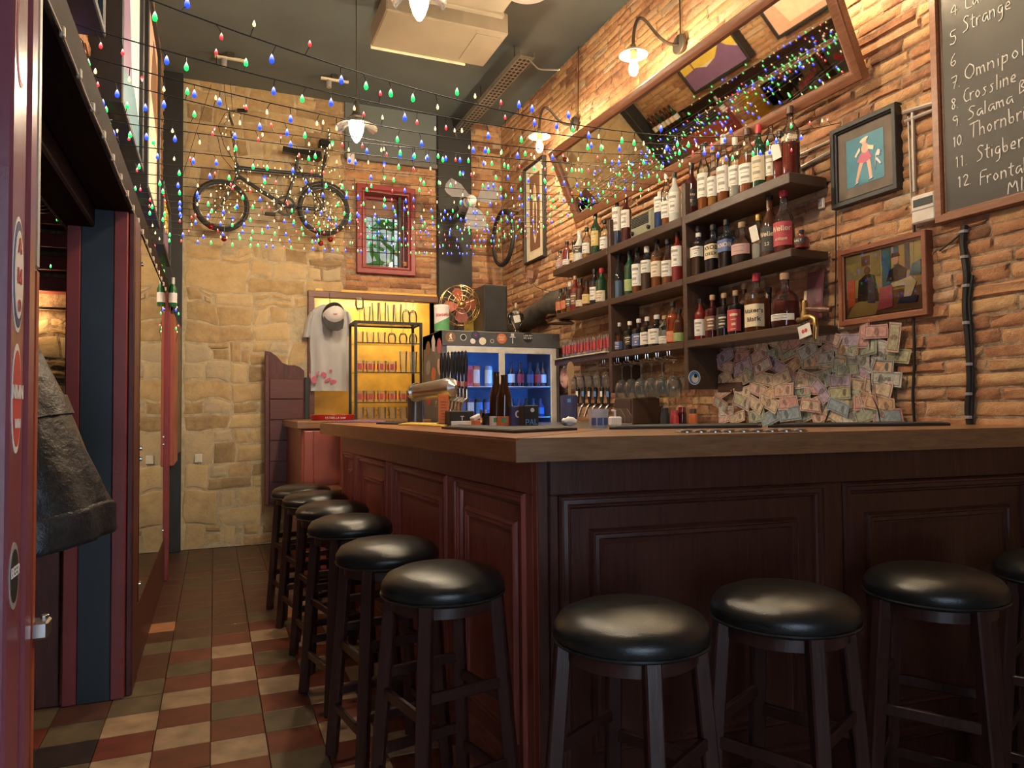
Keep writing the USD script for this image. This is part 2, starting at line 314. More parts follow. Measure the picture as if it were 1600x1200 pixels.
# ------------------------------------------------------------ bar counter and countertop
def hline(p, q, s): p = V(p, float); q = V(q, float); return p + (q - p) * s
CA, CR, CF = V([.741, 1.768]), V([2.722, 1.560]), V([.603, 4.565])       # outer corners of the top
fd = (CR - CA) / np.linalg.norm(CR - CA); fn = V([-fd[1], fd[0]])         # along the front, into the bar
sd = (CF - CA) / np.linalg.norm(CF - CA); sn = V([sd[1], -sd[0]])         # along the left side, into the bar
def xpt(p, d, q, e): A = np.stack([d, -e], 1); t = np.linalg.solve(A, q - p); return p + d * t[0]
def offs(a, b): return xpt(CA + fn * a, fd, CA + sn * b, sd)
IN = offs(.60, .60)
top = T('countertop', 'long brown wooden bar countertop with a mitred corner', 'countertop')
pf = [CA, CR, CR + fn * .60, IN]; ps = [CA, IN, CF + sn * .60, CF]
def slab(poly, z0, z1):
    P = Polygon(poly); a = prism(P, z0, z1 - .006); b = prism(P.buffer(-.005, join_style=2), z1 - .006, z1); return cat(a, b)
top.part('front_plank', slab(pf, 1.056, 1.12), LK['bar_top_x'], smooth=20, label='front length of the countertop')
top.part('side_plank', slab(ps, 1.056, 1.12), LK['bar_top_y'], smooth=20, label='side length of the countertop')
bc = T('bar_counter', 'dark mahogany panelled bar front with raised rectangular mouldings', 'bar counter')
F0, S0 = offs(.072, .092), None
def face(p, d, n3, L): return lambda s, z, o=0: V([*(p + d * s), z]) - n3 * o
LF = (xpt(F0, fd, V([XW - .03, 0]), V([0, 1.])) - F0) @ fd; LS = 2.55
n_f = V([*fn, 0]); n_s = V([*sn, 0])
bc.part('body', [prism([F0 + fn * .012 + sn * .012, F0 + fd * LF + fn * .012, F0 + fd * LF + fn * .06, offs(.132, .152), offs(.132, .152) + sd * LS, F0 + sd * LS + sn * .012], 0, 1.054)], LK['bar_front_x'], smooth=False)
def boards(p, d, n, rects, mat, flip, rows):
    """rails and stiles standing proud of the body, each a board"""
    for k, (s0, s1, z0, z1) in enumerate(rects):
        x = V([*d, 0]); m = box((s0, z0, -.014), (s1, z1, 0), .003)
        y = V([0, 0, 1.]); xx = x if not flip else -x
        if flip: m = box((-s1, z0, -.014), (-s0, z1, 0), .003)
        bc.part(rows[k], put(m, V([*p, 0]), xx, y), mat, smooth=20)
def moulding(p, d, s0, s1, z0, z1, mat, flip, prof, parent_word='moulding'):
    x = V([*d, 0]); c = V([*(p + d * (s0 + s1) / 2), (z0 + z1) / 2]); xx = -x if flip else x
    return bc.part(parent_word, put(fram(s1 - s0, z1 - z0, prof), c, xx, (0, 0, 1)), mat, smooth=25)
OUT = [(0, -.012), (0, .004), (.006, .011), (.012, .011), (.015, .005), (.026, .007), (.03, .001), (.036, -.001), (.04, -.008), (.042, -.013)]
INN = [(0, -.013), (.004, -.004), (.010, .002), (.014, .002), (.018, -.003), (.028, -.001), (.032, -.007), (.036, -.009), (.05, -.012)]
# front: corner post, top rail, bottom rail, stiles and two panels
A0, A1, B0, B1 = .075, 1.0, 1.07, LF - .06
A0, A1 = .062, .955; B0, B1 = 1.02, LF - .09
zt, zb = .955, .12
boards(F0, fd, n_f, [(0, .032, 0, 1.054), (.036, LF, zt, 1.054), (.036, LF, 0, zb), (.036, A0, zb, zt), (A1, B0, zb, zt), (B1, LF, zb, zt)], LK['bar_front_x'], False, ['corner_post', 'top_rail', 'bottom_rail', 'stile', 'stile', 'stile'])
for a, b in ((A0, A1), (B0, B1)):
    bc.part('panel', put(box((a, zb, -.0135), (b, zt, -.0116), .0004), V([*F0, 0]), V([*fd, 0]), (0, 0, 1)), LK['bar_front_x'], smooth=False)
    moulding(F0, fd, a, b, zb, zt, LK['bar_front_x'], False, OUT); moulding(F0, fd, a + .095, b - .095, zb + .1, zt - .1, LK['bar_front_x'], False, INN, 'inner_moulding')
# left side: four panels
ed = [.03, .68, 1.50, 2.16, 2.52]; st = .045
R = [(0, .03, 0, 1.054), (.03, 2.55, zt, 1.054), (.03, 2.55, 0, zb)] + [(e - (st if k else 0), e + (st if k < 4 else 0.03), zb, zt) for k, e in enumerate(ed)]
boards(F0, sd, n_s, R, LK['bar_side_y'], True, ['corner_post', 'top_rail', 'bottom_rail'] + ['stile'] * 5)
for k in range(4):
    a, b = ed[k] + st, ed[k + 1] - st
    bc.part('panel', put(box((-b, zb, -.0135), (-a, zt, -.0116), .0004), V([*F0, 0]), -V([*sd, 0]), (0, 0, 1)), LK['bar_side_y'], smooth=False)
    moulding(F0, sd, a, b, zb, zt, LK['bar_side_y'], True, OUT); moulding(F0, sd, a + .075, b - .075, zb + .09, zt - .09, LK['bar_side_y'], True, INN, 'inner_moulding')
# back return of the bar: a short counter by the niche
rt = T('back_counter', 'short wooden counter behind the bar under the yellow niche', 'counter', (.57, 5.1, 0))
rt.part('counter_top', box((.565, 5.55, 1.06), (1.60, 6.73, 1.12), .006), LK['bar_top_x'], world=True)
rt.part('side_board', box((.60, 5.6, 0), (.64, 6.72, 1.06), .004), LK['bar_side_y'], world=True)
rt.part('front_board', box((.64, 5.6, 0), (1.2, 5.64, 1.06), .004), LK['bar_side_y'], world=True)
fp = T('flap_shelf', 'small worn wooden flap at the far end of the bar', 'bar flap', (.6, 4.72, 0))
fp.part('flap_top', box((.61, 4.72, .66), (.78, 5.0, .69), .004), LK['bar_top_x'], world=True)
fp.part('post', box((.56, 5.02, 0), (.62, 5.08, 1.06), .004), LK['orange_red_paint'], world=True)
fp.part('back_board', box((.62, 5.03, .69), (.80, 5.06, 1.06), .003), LK['orange_red_paint'], world=True)
# ------------------------------------------------------------ bar stools
def stool(label, loc, rz):
    t = T('bar_stool', label, 'bar stool', loc, rz, 'black round-seat bar stools round the bar')
    pr = [(0, .672), (.155, .672), (.168, .677), (.174, .69), (.1755, .705), (.172, .715), (.160, .732), (.125, .747), (.07, .755), (0, .757)]
    t.part('seat', lathe(pr, 40), LK['leather_black'], smooth=60)
    t.part('piping', tube(arc((0, 0, .684), .1745, 0, 2 * np.pi * 47 / 48, 48, (1, 0, 0), (0, 1, 0)), .004, 6, closed=True), LK['leather_black'])
    t.part('seat_frame', lathe([(.118, .642), (.148, .642), (.148, .672), (.118, .672)], 32), LK['stool_wood'])
    tp, ft = .110, .150
    for a, b in ((-1, -1), (1, -1), (1, 1), (-1, 1)): t.part('leg', put(box((0, -.018, -.018), (.688, .018, .018), .004), (a * ft, b * ft, 0), V([a * (tp - ft), b * (tp - ft), .672]), (-b, a, 0)), LK['stool_wood'])
    def q(a, b, z): s = ft + (tp - ft) * z / .672; return (a * s, b * s, z)
    for z, e in ((.44, 0), (.39, 1), (.22, 0), (.17, 1)):
        for s in (-1, 1):
            A, B = (q(-1, s, z), q(1, s, z)) if e == 0 else (q(s, -1, z), q(s, 1, z)); t.part('stretcher', bar(A, B, .016, .03), LK['stool_wood'])
    return t
sp = [(.605, 1.992, .2, 'bar stool nearest the corner on the left side of the bar'), (.555, 2.48, .16, 'second bar stool from the corner along the left side of the bar'), (.535, 3.10, .22, 'third bar stool from the corner along the left side of the bar'),
      (.535, 3.60, .15, 'fourth bar stool from the corner along the left side of the bar'), (.515, 4.09, .2, 'fifth bar stool from the corner along the left side of the bar'), (.49, 4.52, .18, 'farthest bar stool on the left side of the bar, by the stone wall'),
      (.871, 1.418, .5, 'leftmost bar stool in front of the bar, nearest the camera'), (1.297, 1.40, .45, 'second bar stool from the left in front of the bar'), (1.824, 1.40, .55, 'third bar stool from the left in front of the bar'), (2.33, 1.37, .4, 'bar stool at the far right before the bar, cut by the frame')]
s0 = None
for x, y, r, l in sp:
    l = 'black leather ' + l
    if s0 is None: s0 = stool(l, (x, y, 0), r)
    else: dup(s0, (x, y, 0), r, l)
# ------------------------------------------------------------ left side: beam, piers, mirror panel, upper brick wall, the room beyond
XL = -.33
wl = sx('wall_left')
struct('backing', box((-.75, -1.2, 2.19), (-.42, 7.2, ZC + .2), 0), LK['mortar_brown'], wl)
lay(wl, 'brick', 'brick_red', courses(-1.0, 6.75, 2.21, ZC, (-.421, 0, 0), LW, seed=12, nx=4), 60)
bm = struct('trim_3', box((-.47, -1.2, 2.06), (XL, 6.2, 2.19), .008), LK['beam_brown_y'])
struct('trim_4', box((-.585, -1.2, 1.98), (-.47, 5.9, 2.19), .008), LK['beam_brown_y'])
pr = sx('wall_left_pier')
struct('board', box((-.572, 3.45, 0), (-.52, 3.62, 2.06), .004), LK['red_paint'], pr); struct('board', box((-.52, 3.452, 0), (-.398, 3.62, 2.06), .003), LK['navy_paint'], pr)
struct('board', box((-.398, 3.45, 0), (-.345, 3.62, 2.06), .004), LK['red_paint'], pr); struct('trim_board', box((-.345, 3.47, 0), (-.318, 3.70, 2.06), .006), LK['dark_red_wood'], pr)
struct('core', box((-.56, 3.70, 0), (-.355, 5.72, 2.06), .0), LK['mortar_brown'], pr)
lay(pr, 'brick', 'brick_red', courses(3.72, 5.70, .32, 2.0, (-.356, 0, 0), LW, seed=14, nx=4), 0)
struct('board', box((-.40, 5.70, 0), (-.30, 5.80, 2.06), .005), LK['red_paint'], pr); struct('side_board', box((-.56, 5.80, 0), (-.35, 6.80, 2.06), .0), LK['black_paint'], pr)
struct('skirting_board', box((-.355, 3.71, 0), (-.322, 5.69, .32), .008), LK['dark_red_wood'], pr)
mp = T('wall_mirror_panel', 'tall frameless mirror sheet screwed to the left wall between two red piers', 'mirror', (-.32, 4.5, .33))
plain('mirror_glass', (.82, .80, .74), .015, 1.0); plain('chrome', (.72, .72, .70), .16, 1.0); plain('steel_brushed', (.45, .44, .42), .32, 1.0)
mp.part('mirror_sheet', box((-.330, 3.73, .33), (-.318, 5.52, 2.02), .002), LK['mirror_glass'], world=True)
for y in (3.80, 5.42):
    for z in (.40, .98, 1.03, 1.9): mp.part('screw_cap', put(cyl(.011, .006, 12), (-.319, y, z), (0, 1, 0), (0, 0, 1)), LK['chrome'], world=True)
cb = T('wall_cabinet', 'narrow orange-red wooden box cabinet on the left wall above the dark passage', 'cabinet', (-.29, 6.2, .84))
cb.part('body', box((-.36, 5.83, .80), (-.275, 6.45, 1.92), .006), LK['orange_red_paint'], world=True)
cb.part('back_board', box((-.36, 6.45, .86), (-.265, 6.78, 1.92), .006), wood('grey_old_wood', (.09, .07, .05), (.2, .15, .1), 2, .6), world=True)
# clip-on cable along the beam
lc = T('clipped_cable', 'pale cable clipped along the lower edge of the brown left beam', 'cable', (XL, 2, 2.06))
lc.part('wire', tube([(XL + .004, y, 2.064 - .004 * math.sin(y * 9)) for y in np.linspace(-.5, 6.1, 40)], .003, 6), plain('cable_pale', (.55, .48, .38), .5), world=True)
for y in np.arange(1.0, 6.0, .22): lc.part('clip', cbox((XL + .006, y, 2.068), (.012, .012, .026), .003), LK['cable_pale'], world=True)
# left room
lr = sx('wall_left_room')
struct('side', box((-3.2, -3, 0), (-3.1, 7, ZC), 0), LK['black_paint'], lr); struct('low_ceiling', box((-3.1, -1.2, 2.75), (-.586, 6.9, 2.85), 0), LK['black_paint'], lr)
struct('back', box((-3.1, 6.5, 0), (-.60, 6.6, 2.75), 0), LK['mortar_brown'], lr)
for k in range(3): struct('wainscot_board', box((-1.05 + k * .158, 3.47, 0), (-.90 + k * .158, 3.50, .80), .004), LK['dark_red_wood'], lr)
lay(lr, 'stone', 'stone_ochre', ashlar(-2.4, -.62, 0, 1.92, (0, 6.499, 0), BW, 21, lambda u, v: u < -1.9), 12)
for k, z in enumerate((2.12, 2.28, 2.45, 2.62)): struct('trim_%d' % (5 + k), box((-2.4, 6.36 - .02 * k, z), (-.6, 6.498, z + .11), .006), LK['red_paint'])
wlx = T('picture_light', 'thin chrome wall light glowing on the dark band in the left room', 'wall light', (-1.1, 6.45, 2.0))
wlx.part('rail', tube([(-1.9, 6.43, 2.0), (-.7, 6.43, 2.0)], .012, 8), LK['chrome'], world=True)
wlx.part('lamp', lathe([(0, -.03), (.028, -.018), (.034, 0), (.028, .018), (0, .03)], 12).apply_translation((-1.28, 6.38, 2.0)), emit('lamp_small', (1, .62, .28), 90), world=True)
# left_room_lights are strung in p08
# entrance wall behind the camera, with the open doorway
for a, b in (((-3.2, -1.3, 0), (-.5, -1.1, ZC)), ((.6, -1.3, 0), (2.76, -1.1, ZC)), ((-.5, -1.3, 2.2), (.6, -1.1, ZC))): struct('wall_entrance', box(a, b, 0), LK['black_paint'])
# ------------------------------------------------------------ entrance door leaf at the left edge of the picture
dl = sx('door_1'); DX = -.25
M('red_gloss', (.20, .022, .026), .25, var=.12, scale=3, bump=.05); M('red_mauve', (.22, .065, .085), .25, var=.15, scale=3, bump=.05)
struct('stile', box((DX - .04, 1.13, 0), (DX, 1.205, 2.3), .004), LK['red_mauve'], dl); struct('stile_moulding', box((DX - .045, 1.207, 0), (DX + .004, 1.255, 2.3), .008), LK['red_mauve'], dl)
struct('stile_edge', box((DX - .04, 1.257, 0), (DX - .001, 1.275, 2.3), .004), LK['red_gloss'], dl)
struct('edge_strip', box((DX - .035, 1.276, 1.42), (DX, 1.30, 2.3), .004), M('worn_silver', (.48, .46, .42), .4, var=.25, scale=5), dl); struct('edge_strip', box((DX - .035, 1.276, 0), (DX, 1.30, 1.42), .004), LK['orange_red_paint'], dl)
clear('pane_glass', (.80, .82, .80), 1.5, .02)
struct('pane', box((DX - .022, .30, .5), (DX - .018, 1.13, 2.2), 0), LK['pane_glass'], dl); struct('rail', box((DX - .04, .30, 0), (DX, 1.13, .5), .004), LK['red_gloss'], dl); struct('rail', box((DX - .04, .30, 2.2), (DX, 1.13, 2.3), .004), LK['red_gloss'], dl)
struct('latch', [cbox((DX + .004, 1.30, .872), (.03, .035, .026), .003), put(cyl(.006, .03, 10), (DX + .01, 1.31, .86), (1, 0, 0), (0, 1, 0))], LK['steel_brushed'], dl)
def sticker(z, h, w, cols, label, words=None, y=1.165):
    t = T('door_sticker', label, 'sticker', (DX + .001, y, z - h / 2), 0)
    n = 28; a = np.arange(n) * 2 * np.pi / n
    for k, (s, c) in enumerate(cols):
        t.part('print', put(prism(np.c_[np.cos(a) * w / 2 * s, np.sin(a) * h / 2 * s], 0, .0008 + .0006 * k), (DX, y, z), LW['x'], LW['y']), LK[c], world=True, smooth=False)
    if words:
        for dz, s, hh, c in words: t.part('lettering', text(s, hh, (DX + .0008 + .0006 * len(cols), y, z + dz), LW['x'], LW['y'], .0006, True), LK[c], world=True, smooth=False)
for n, c in (('print_white', (.72, .68, .66)), ('print_red', (.52, .05, .05)), ('print_navy', (.05, .05, .14)), ('print_black', (.02, .02, .022)), ('print_cream', (.78, .68, .48)), ('print_grey', (.32, .30, .30)), ('print_orange', (.75, .16, .06)), ('print_blue', (.08, .25, .55)),
             ('print_green', (.10, .33, .13)), ('print_yellow', (.80, .58, .10)), ('print_skin', (.72, .42, .30)), ('print_pink', (.55, .12, .20)), ('print_teal', (.04, .19, .27)), ('print_brown', (.22, .11, .06)), ('print_purple', (.22, .12, .24)), ('print_gold', (.55, .40, .16))): M(n, c, .5, var=.1, scale=14)
sticker(1.72, .14, .05, [(1, 'print_red'), (.9, 'red_mauve')], 'oval dark-red outline sticker high on the red entrance door')
sticker(1.39, .16, .06, [(1, 'print_white'), (.92, 'print_navy'), (.76, 'print_white')], 'oval white and navy sticker with red marks on the red door', [(.03, 'A', .02, 'print_red'), (-.012, 'M', .02, 'print_red'), (-.05, 'o', .02, 'print_red')])
sticker(1.22, .15, .05, [(1, 'print_white'), (.88, 'print_red')], 'tall oval white sticker with striped lettering on the red door', [(.0, 'NMN', .018, 'print_white'), (-.04, 'WM', .012, 'print_white')])
sticker(.98, .09, .05, [(1, 'print_grey'), (.8, 'print_black')], 'small grey lettered sticker low on the red entrance door', [(0, 'BEER', .013, 'print_white')])
# ------------------------------------------------------------ leather jacket hanging behind the door
jk = T('leather_jacket', 'worn dark leather jacket hanging behind the red entrance door', 'jacket', (-.475, 2.12, .84))
M('leather_worn', (.020, .019, .020), .36, var=.5, scale=6, bump=.55, bscale=26)
jc = V([-.475, 2.12])
def ring(z, rx, ry, k=0, n=44, ph=0):
    a = np.arange(n) * 2 * np.pi / n; f = 1 + .04 * np.sin(5 * a + ph) * k + .03 * np.sin(9 * a + 2 * ph + z * 14) * k + .012 * np.sin(17 * a + z * 40) * k
    return np.c_[jc[0] + rx * f * np.cos(a), jc[1] + ry * f * np.sin(a), z + .035 * np.cos(a) * k]
def rings(rs, close=False):
    n = len(rs[0]); v = np.vstack(rs); i, j = np.meshgrid(np.arange(len(rs) - 1), np.arange(n), indexing='ij'); j2 = (j + 1) % n
    q = np.stack([i * n + j, i * n + j2, (i + 1) * n + j2, (i + 1) * n + j], 2).reshape(-1, 4); return trimesh.Trimesh(v, np.vstack([q[:, [0, 1, 2]], q[:, [0, 2, 3]]]), process=False)
JR = [(.935, .218, .16, 1, 0), (.99, .20, .155, 1, .1), (1.07, .170, .145, .9, .4), (1.15, .140, .13, .8, .8), (1.22, .118, .115, .6, 1), (1.30, .085, .10, .5, 1), (1.38, .055, .075, .3, 1), (1.46, .03, .04, 0, 0), (1.50, .012, .012, 0, 0)]
jk.part('body', rings([ring(*q[:4], ph=q[4]) for q in JR]), LK['leather_worn'], world=True, smooth=60)
jk.part('waistband', rings([ring(.862, .216, .160, 1), ring(.852, .226, .168, 1), ring(.864, .232, .172, 1), ring(.928, .226, .166, 1), ring(.94, .215, .158, 1)]), LK['leather_worn'], world=True, smooth=60)
jk.part('shoulder_seam', rings([ring(1.175, .135, .127, .7, ph=.85), ring(1.175, .140, .132, .7, ph=.85), ring(1.225, .122, .119, .6, ph=1), ring(1.225, .115, .112, .6, ph=1)]), LK['leather_worn'], world=True, smooth=60)
jk.part('hanging_loop', tube([(jc[0], jc[1], 1.49), (jc[0] - .01, jc[1], 1.56), (jc[0], jc[1] + .01, 1.98)], .004, 6), LK['print_black'], world=True)
# ------------------------------------------------------------ framed posters on the upper left wall
def poster(y0, y1, z0, z1, label, bg, shapes):
    w, h, c = y1 - y0, z1 - z0, V([-.395, (y0 + y1) / 2, (z0 + z1) / 2])
    t = T('framed_poster', label, 'picture', (-.40, c[1], z0), 0, 'framed posters on the upper left wall')
    t.part('frame', put(fram(w, h, [(0, -.02), (0, .085), (.004, .089), (.024, .089), (.028, .085), (.028, .06)]), c, **LW), LK['print_black'], world=True)
    t.part('print', put(quad(w - .05, h - .05, .07), c, **LW), LK[bg], world=True, smooth=False)
    for k, (pts, col) in enumerate(shapes): t.part('print', put(prism(V(pts) * [w - .06, h - .06], .07, .0715 + .0006 * k), c, **LW), LK[col], world=True, smooth=False)
poster(1.75, 2.42, 2.32, 3.2, 'framed poster with dark teal and blue print nearest the door on the left wall', 'print_teal', [([(-.5, -.5), (.5, -.5), (.5, -.3), (-.5, -.25)], 'print_blue'), ([(.1, -.2), (.5, -.2), (.5, .5), (.2, .5)], 'print_purple')])
poster(2.86, 3.68, 2.30, 3.62, 'framed poster with a mauve slope on white, second from the door on the left wall', 'print_white', [([(-.5, -.5), (.2, -.5), (.0, -.15), (-.2, .2), (-.35, .5), (-.5, .5)], 'print_purple'), ([(-.5, -.5), (.5, -.5), (.5, -.36), (.2, -.3), (-.5, -.38)], 'print_teal'), (ell(-.3, -.05, .1, .07), 'print_cream')] if True else [])
poster(3.92, 4.78, 2.30, 3.36, 'framed poster with pale pinkish print, third from the door on the left wall', 'print_skin', [([(-.45, -.45), (.3, -.45), (.42, .0), (-.1, .1)], 'print_cream'), ([(-.1, .1), (.42, 0), (.4, .4), (.1, .45)], 'print_brown')])
poster(5.12, 5.92, 2.28, 2.70, 'framed poster of purple hills and a tree under a yellow sky on the left wall', 'print_cream', [([(-.5, .0), (.5, .0), (.5, .5), (-.5, .5)], 'print_yellow'), ([(-.5, -.5), (.5, -.5), (.5, .0), (.25, .05), (.1, -.1), (-.1, .0), (-.28, .3), (-.36, .1), (-.5, -.1)], 'print_purple'), ([(.28, .0), (.30, .0), (.30, .25), (.28, .25)], 'print_brown'), (ell(.29, .3, .1, .07), 'print_brown')])
ls = T('bottle_ledge', 'small dark ledge with empty beer bottles high on the left wall by the corner', 'shelf', (-.40, 6.45, 2.10)); ls.part('board', box((-.46, 6.21, 2.07), (-.33, 6.79, 2.10), .004), LK['beam_brown_y'], world=True)
plain('bottle_brown', (.045, .016, .006), .12); plain('bottle_darkgreen', (.012, .04, .018), .12)
for k in range(6):
    t = T('ledge_beer_bottle', 'dark empty beer bottle on the high left ledge, %s from the corner' % ['first', 'second', 'third', 'fourth', 'fifth', 'sixth', 'seventh'][5 - k], 'bottle', (-.385, 6.37 + .073 * k, 2.10), 0, 'empty beer bottles on the high left ledge')
    t.part('glass', lathe([(0, 0), (.028, .002), (.031, .01), (.031, .12), (.015, .175), (.013, .22), (.015, .225), (0, .228)], 14), LK['bottle_brown' if k % 3 else 'bottle_darkgreen']); t.part('label', lathe([(.0313, .04), (.0318, .041), (.0318, .10), (.0313, .101)], 14), LK['print_cream' if k % 2 else 'print_white'])
# small bottle hung on the end of the beam
hb = T('hanging_beer_bottle', 'small green and silver toy beer bottle hung at the end of the left beam', 'bottle', (*at(270, 480, X=-.28)[:2], at(270, 480, X=-.28)[2]))
hz = hb.loc
hb.part('glass', lathe([(0, 0), (.026, .004), (.028, .02), (.028, .13), (.012, .17), (.011, .20), (0, .202)], 16), plain('bottle_green', (.01, .10, .03), .12))
hb.part('label', lathe([(.0285, .03), (.0290, .031), (.0290, .10), (.0285, .101)], 16), LK['print_white']); hb.part('foil', lathe([(.0125, .15), (.0135, .16), (.012, .215), (0, .216)], 14), LK['worn_silver'])
hb.part('hanger', tube([(0, 0, .21), (-.03, -.02, .34)], .0025, 6), LK['print_black'])
# ------------------------------------------------------------ lamps
M('bulb_brass', (.35, .26, .12), .35, .9); plain('lamp_metal', (.10, .085, .07), .45, .7); M('lamp_enamel', (.60, .56, .48), .35)
PB = emit('bulb_warm', (1.0, .80, .54), 400 * LAMP); EB = emit('bulb_edison', (1.0, .76, .46), 680 * LAMP)
clear('shade_glass', (.93, .92, .88), 1.35, .15)
def pendant(u, v, d, label, P=None):
    c = at(u, v, d=d) if P is None else V(P)
    t = T('pendant_lamp', label, 'lamp', c, 0, 'glass pendant lamps on the ceiling')
    t.part('bulb', lathe([(0, -.125), (.012, -.118), (.030, -.088), (.046, -.040), (.050, -.005), (.048, .02), (.042, .03), (0, .03)], 20), PB)
    t.part('shade', lathe([(.045, .040), (.06, .030), (.10, .012), (.132, -.012), (.140, -.022), (.138, -.026), (.13, -.018), (.10, .006), (.06, .024), (.045, .033)], 40), LK['shade_glass'])
    t.part('gallery', lathe([(.045, .03), (.047, .05), (.03, .07), (.022, .10), (.018, .15), (.008, .165), (0, .166)], 20), LK['lamp_metal'])
    t.part('cord', tube([(0, 0, .16), (0, 0, ZC - c[2] - .03)], .004, 6), LK['lamp_metal']); t.part('ceiling_rose', cyl(.045, .03, 20, ZC - c[2] - .031), LK['lamp_metal'])
pendant(557, 195, 4.8, 'glass-shaded pendant lamp in front of the stone wall'); pendant(655, -5, 3.6, 'glass-shaded pendant lamp cut off by the top of the picture')
pendant(0, 0, 0, 'glass-shaded pendant lamp of the row, above the camera', (.95, 2.1, 3.2))
def sconce(u, v, pu, pv, label):
    w = at(pu, pv, X=XW - .012); y = w[1]; k = ray(u, v); X = k[0] / k[1] * y; b = at(u, v, X=X)
    t = T('wall_lamp', label, 'lamp', w, 0, 'gooseneck lamps on the brick wall')
    t.part('wall_plate', put(cyl(.062, .02, 24), (XW - .02, y, w[2]), (0, -1, 0), (0, 0, 1)), LK['lamp_metal'], world=True)
    t.part('arm', tube(bez((XW - .03, y, w[2]), (XW - .12, y, w[2] - .03), (b[0] + .12, y, b[2] + .18), (b[0] + .10, y, b[2] + .43), (b[0], y, b[2] + .38), (b[0], y, b[2] + .13), n=26), .010, 10), LK['lamp_metal'], world=True)
    L = lambda p: lathe(p, 28).apply_translation((b[0], y, b[2]))
    t.part('shade', L([(.022, .115), (.03, .112), (.06, .098), (.085, .078), (.088, .074), (.084, .074), (.058, .092), (.028, .105)]), LK['lamp_enamel'], world=True)
    t.part('socket', L([(0, .14), (.016, .14), (.02, .12), (.022, .06), (.018, .045), (0, .045)]), LK['bulb_brass'], world=True)
    t.part('bulb', L([(0, -.055), (.015, -.05), (.026, -.034), (.030, -.012), (.028, .006), (.02, .03), (.014, .048), (0, .048)]), EB, world=True)
sconce(990, 105, 1065, 70, 'gooseneck wall lamp with enamel shade above the big mirror'); sconce(843, 228, 900, 195, 'gooseneck wall lamp with enamel shade nearer the back corner')
_y = 2.31; _c = V([2.395, _y, 3.22]); _q = proj(_c)[0]; _w = proj(V([XW - .012, _y, 3.53]))[0]
sconce(_q[0], _q[1], _w[0], _w[1], 'gooseneck wall lamp of the row, above the top of the picture')
# ------------------------------------------------------------ shelving on the right wall
XS = 2.507
sh = T('wall_shelf_unit', 'dark brown wooden wall shelving holding the liquor bottles', 'shelf', (2.63, 3.9, 1.31))
for z, th, y0, y1 in ((2.307, .052, 2.607, 5.18), (1.945, .042, 2.607, 5.13), (1.580, .042, 2.56, 5.17)):
    for a, b in ((y0, 3.427), (3.463, 4.285), (4.321, y1)): sh.part('shelf', box((XS, a, z - th), (2.742, b, z), .004), LK['shelf_wood'], world=True)
for y in (3.445, 4.303): sh.part('upright', box((XS + .004, y - .018, 1.30), (2.742, y + .018, 2.50), .004), LK['shelf_wood'], world=True)
sh.part('rail', box((2.715, 3.22, 1.285), (2.742, 3.427, 1.335), .004), LK['shelf_wood'], world=True)
for i in range(7):
    y = 4.23 - i * .118 if i < 6 else 4.42
    L = [tube([(XS + .02, y + s, 1.536), (XS + .02, y + s, 1.508), (XS + .19, y + s, 1.492), (XS - .012, y + s * 1.6, 1.490), (XS - .022, y + s * 2.2, 1.502)], .0028, 6) for s in (-.013, .013)]
    sh.part('glass_hanger', L, LK['chrome'], world=True)
sh.part('bottom_tray', box((XS - .02, 4.33, 1.581), (2.735, 5.16, 1.590), .002), M('tray_cream', (.6, .54, .4), .5), world=True)
# ------------------------------------------------------------ tilted mirror
mbr, mbl, mtr, mtl = V([2.654, 2.2882, 2.6439]), V([2.556, 4.8385, 2.6095]), V([2.426, 2.2864, 3.1602]), V([2.3281, 4.8367, 3.1258])
mx, mu = (mbr - mbl) / np.linalg.norm(mbr - mbl), V([-.4039, -.0032, .9148]); mW, mL = np.linalg.norm(mbr - mbl), .564; mc = (mbr + mtl) / 2
mr = T('tilted_mirror', 'huge wood-framed mirror tilted forward above the shelves, reflecting the fairy lights', 'mirror', (mbr + mbl) / 2)
mr.part('frame', put(fram(mW, mL, [(0, -.02), (0, .018), (.004, .024), (.030, .028), (.052, .022), (.060, .010), (.060, -.002)]), mc, mx, mu), wood('frame_brown_y', (.15, .055, .025), (.30, .12, .055), 1, .35), world=True, smooth=25)
mr.part('mirror_glass', put(box((-mW / 2 + .02, -mL / 2 + .02, -.008), (mW / 2 - .02, mL / 2 - .02, 0), 0), mc, mx, mu), plain('mirror_aged', (.70, .66, .58), .02, 1.0), world=True, smooth=False)
mr.part('back_board', put(box((-mW / 2 + .005, -mL / 2 + .005, -.02), (mW / 2 - .005, mL / 2 - .005, -.009), 0), mc, mx, mu), LK['print_brown'], world=True)
for k in (.2, .8): q = mtl + (mtr - mtl) * k; mr.part('hanging_wire', tube([q, (XW - .005, q[1], q[2] + .2)], .002, 6), LK['lamp_metal'], world=True)
# ------------------------------------------------------------ chalkboard
M('slate', (.026, .022, .018), .46, var=.35, scale=3); plain('chalk', (.80, .76, .70), .9)
bd = T('chalkboard', 'big wood-framed chalkboard with a handwritten numbered beer list', 'chalkboard', (XW - .02, 1.5, 1.93))
by0, by1, bz0, bz1 = 2.035, .70, 1.935, 3.6; bcx = V([XW - .026, (by0 + by1) / 2, (bz0 + bz1) / 2])
bd.part('board', put(box((-(by0 - by1) / 2 + .01, -(bz1 - bz0) / 2 + .01, -.018), ((by0 - by1) / 2 - .01, (bz1 - bz0) / 2 - .01, .0), 0), bcx, **RW), LK['slate'], world=True, smooth=False)
bd.part('frame', put(fram(by0 - by1, bz1 - bz0, [(0, -.02), (0, .012), (.004, .017), (.03, .017), (.036, .010), (.038, .001), (.046, -.001)]), bcx, **RW), LK['frame_brown_y'], world=True, smooth=25)
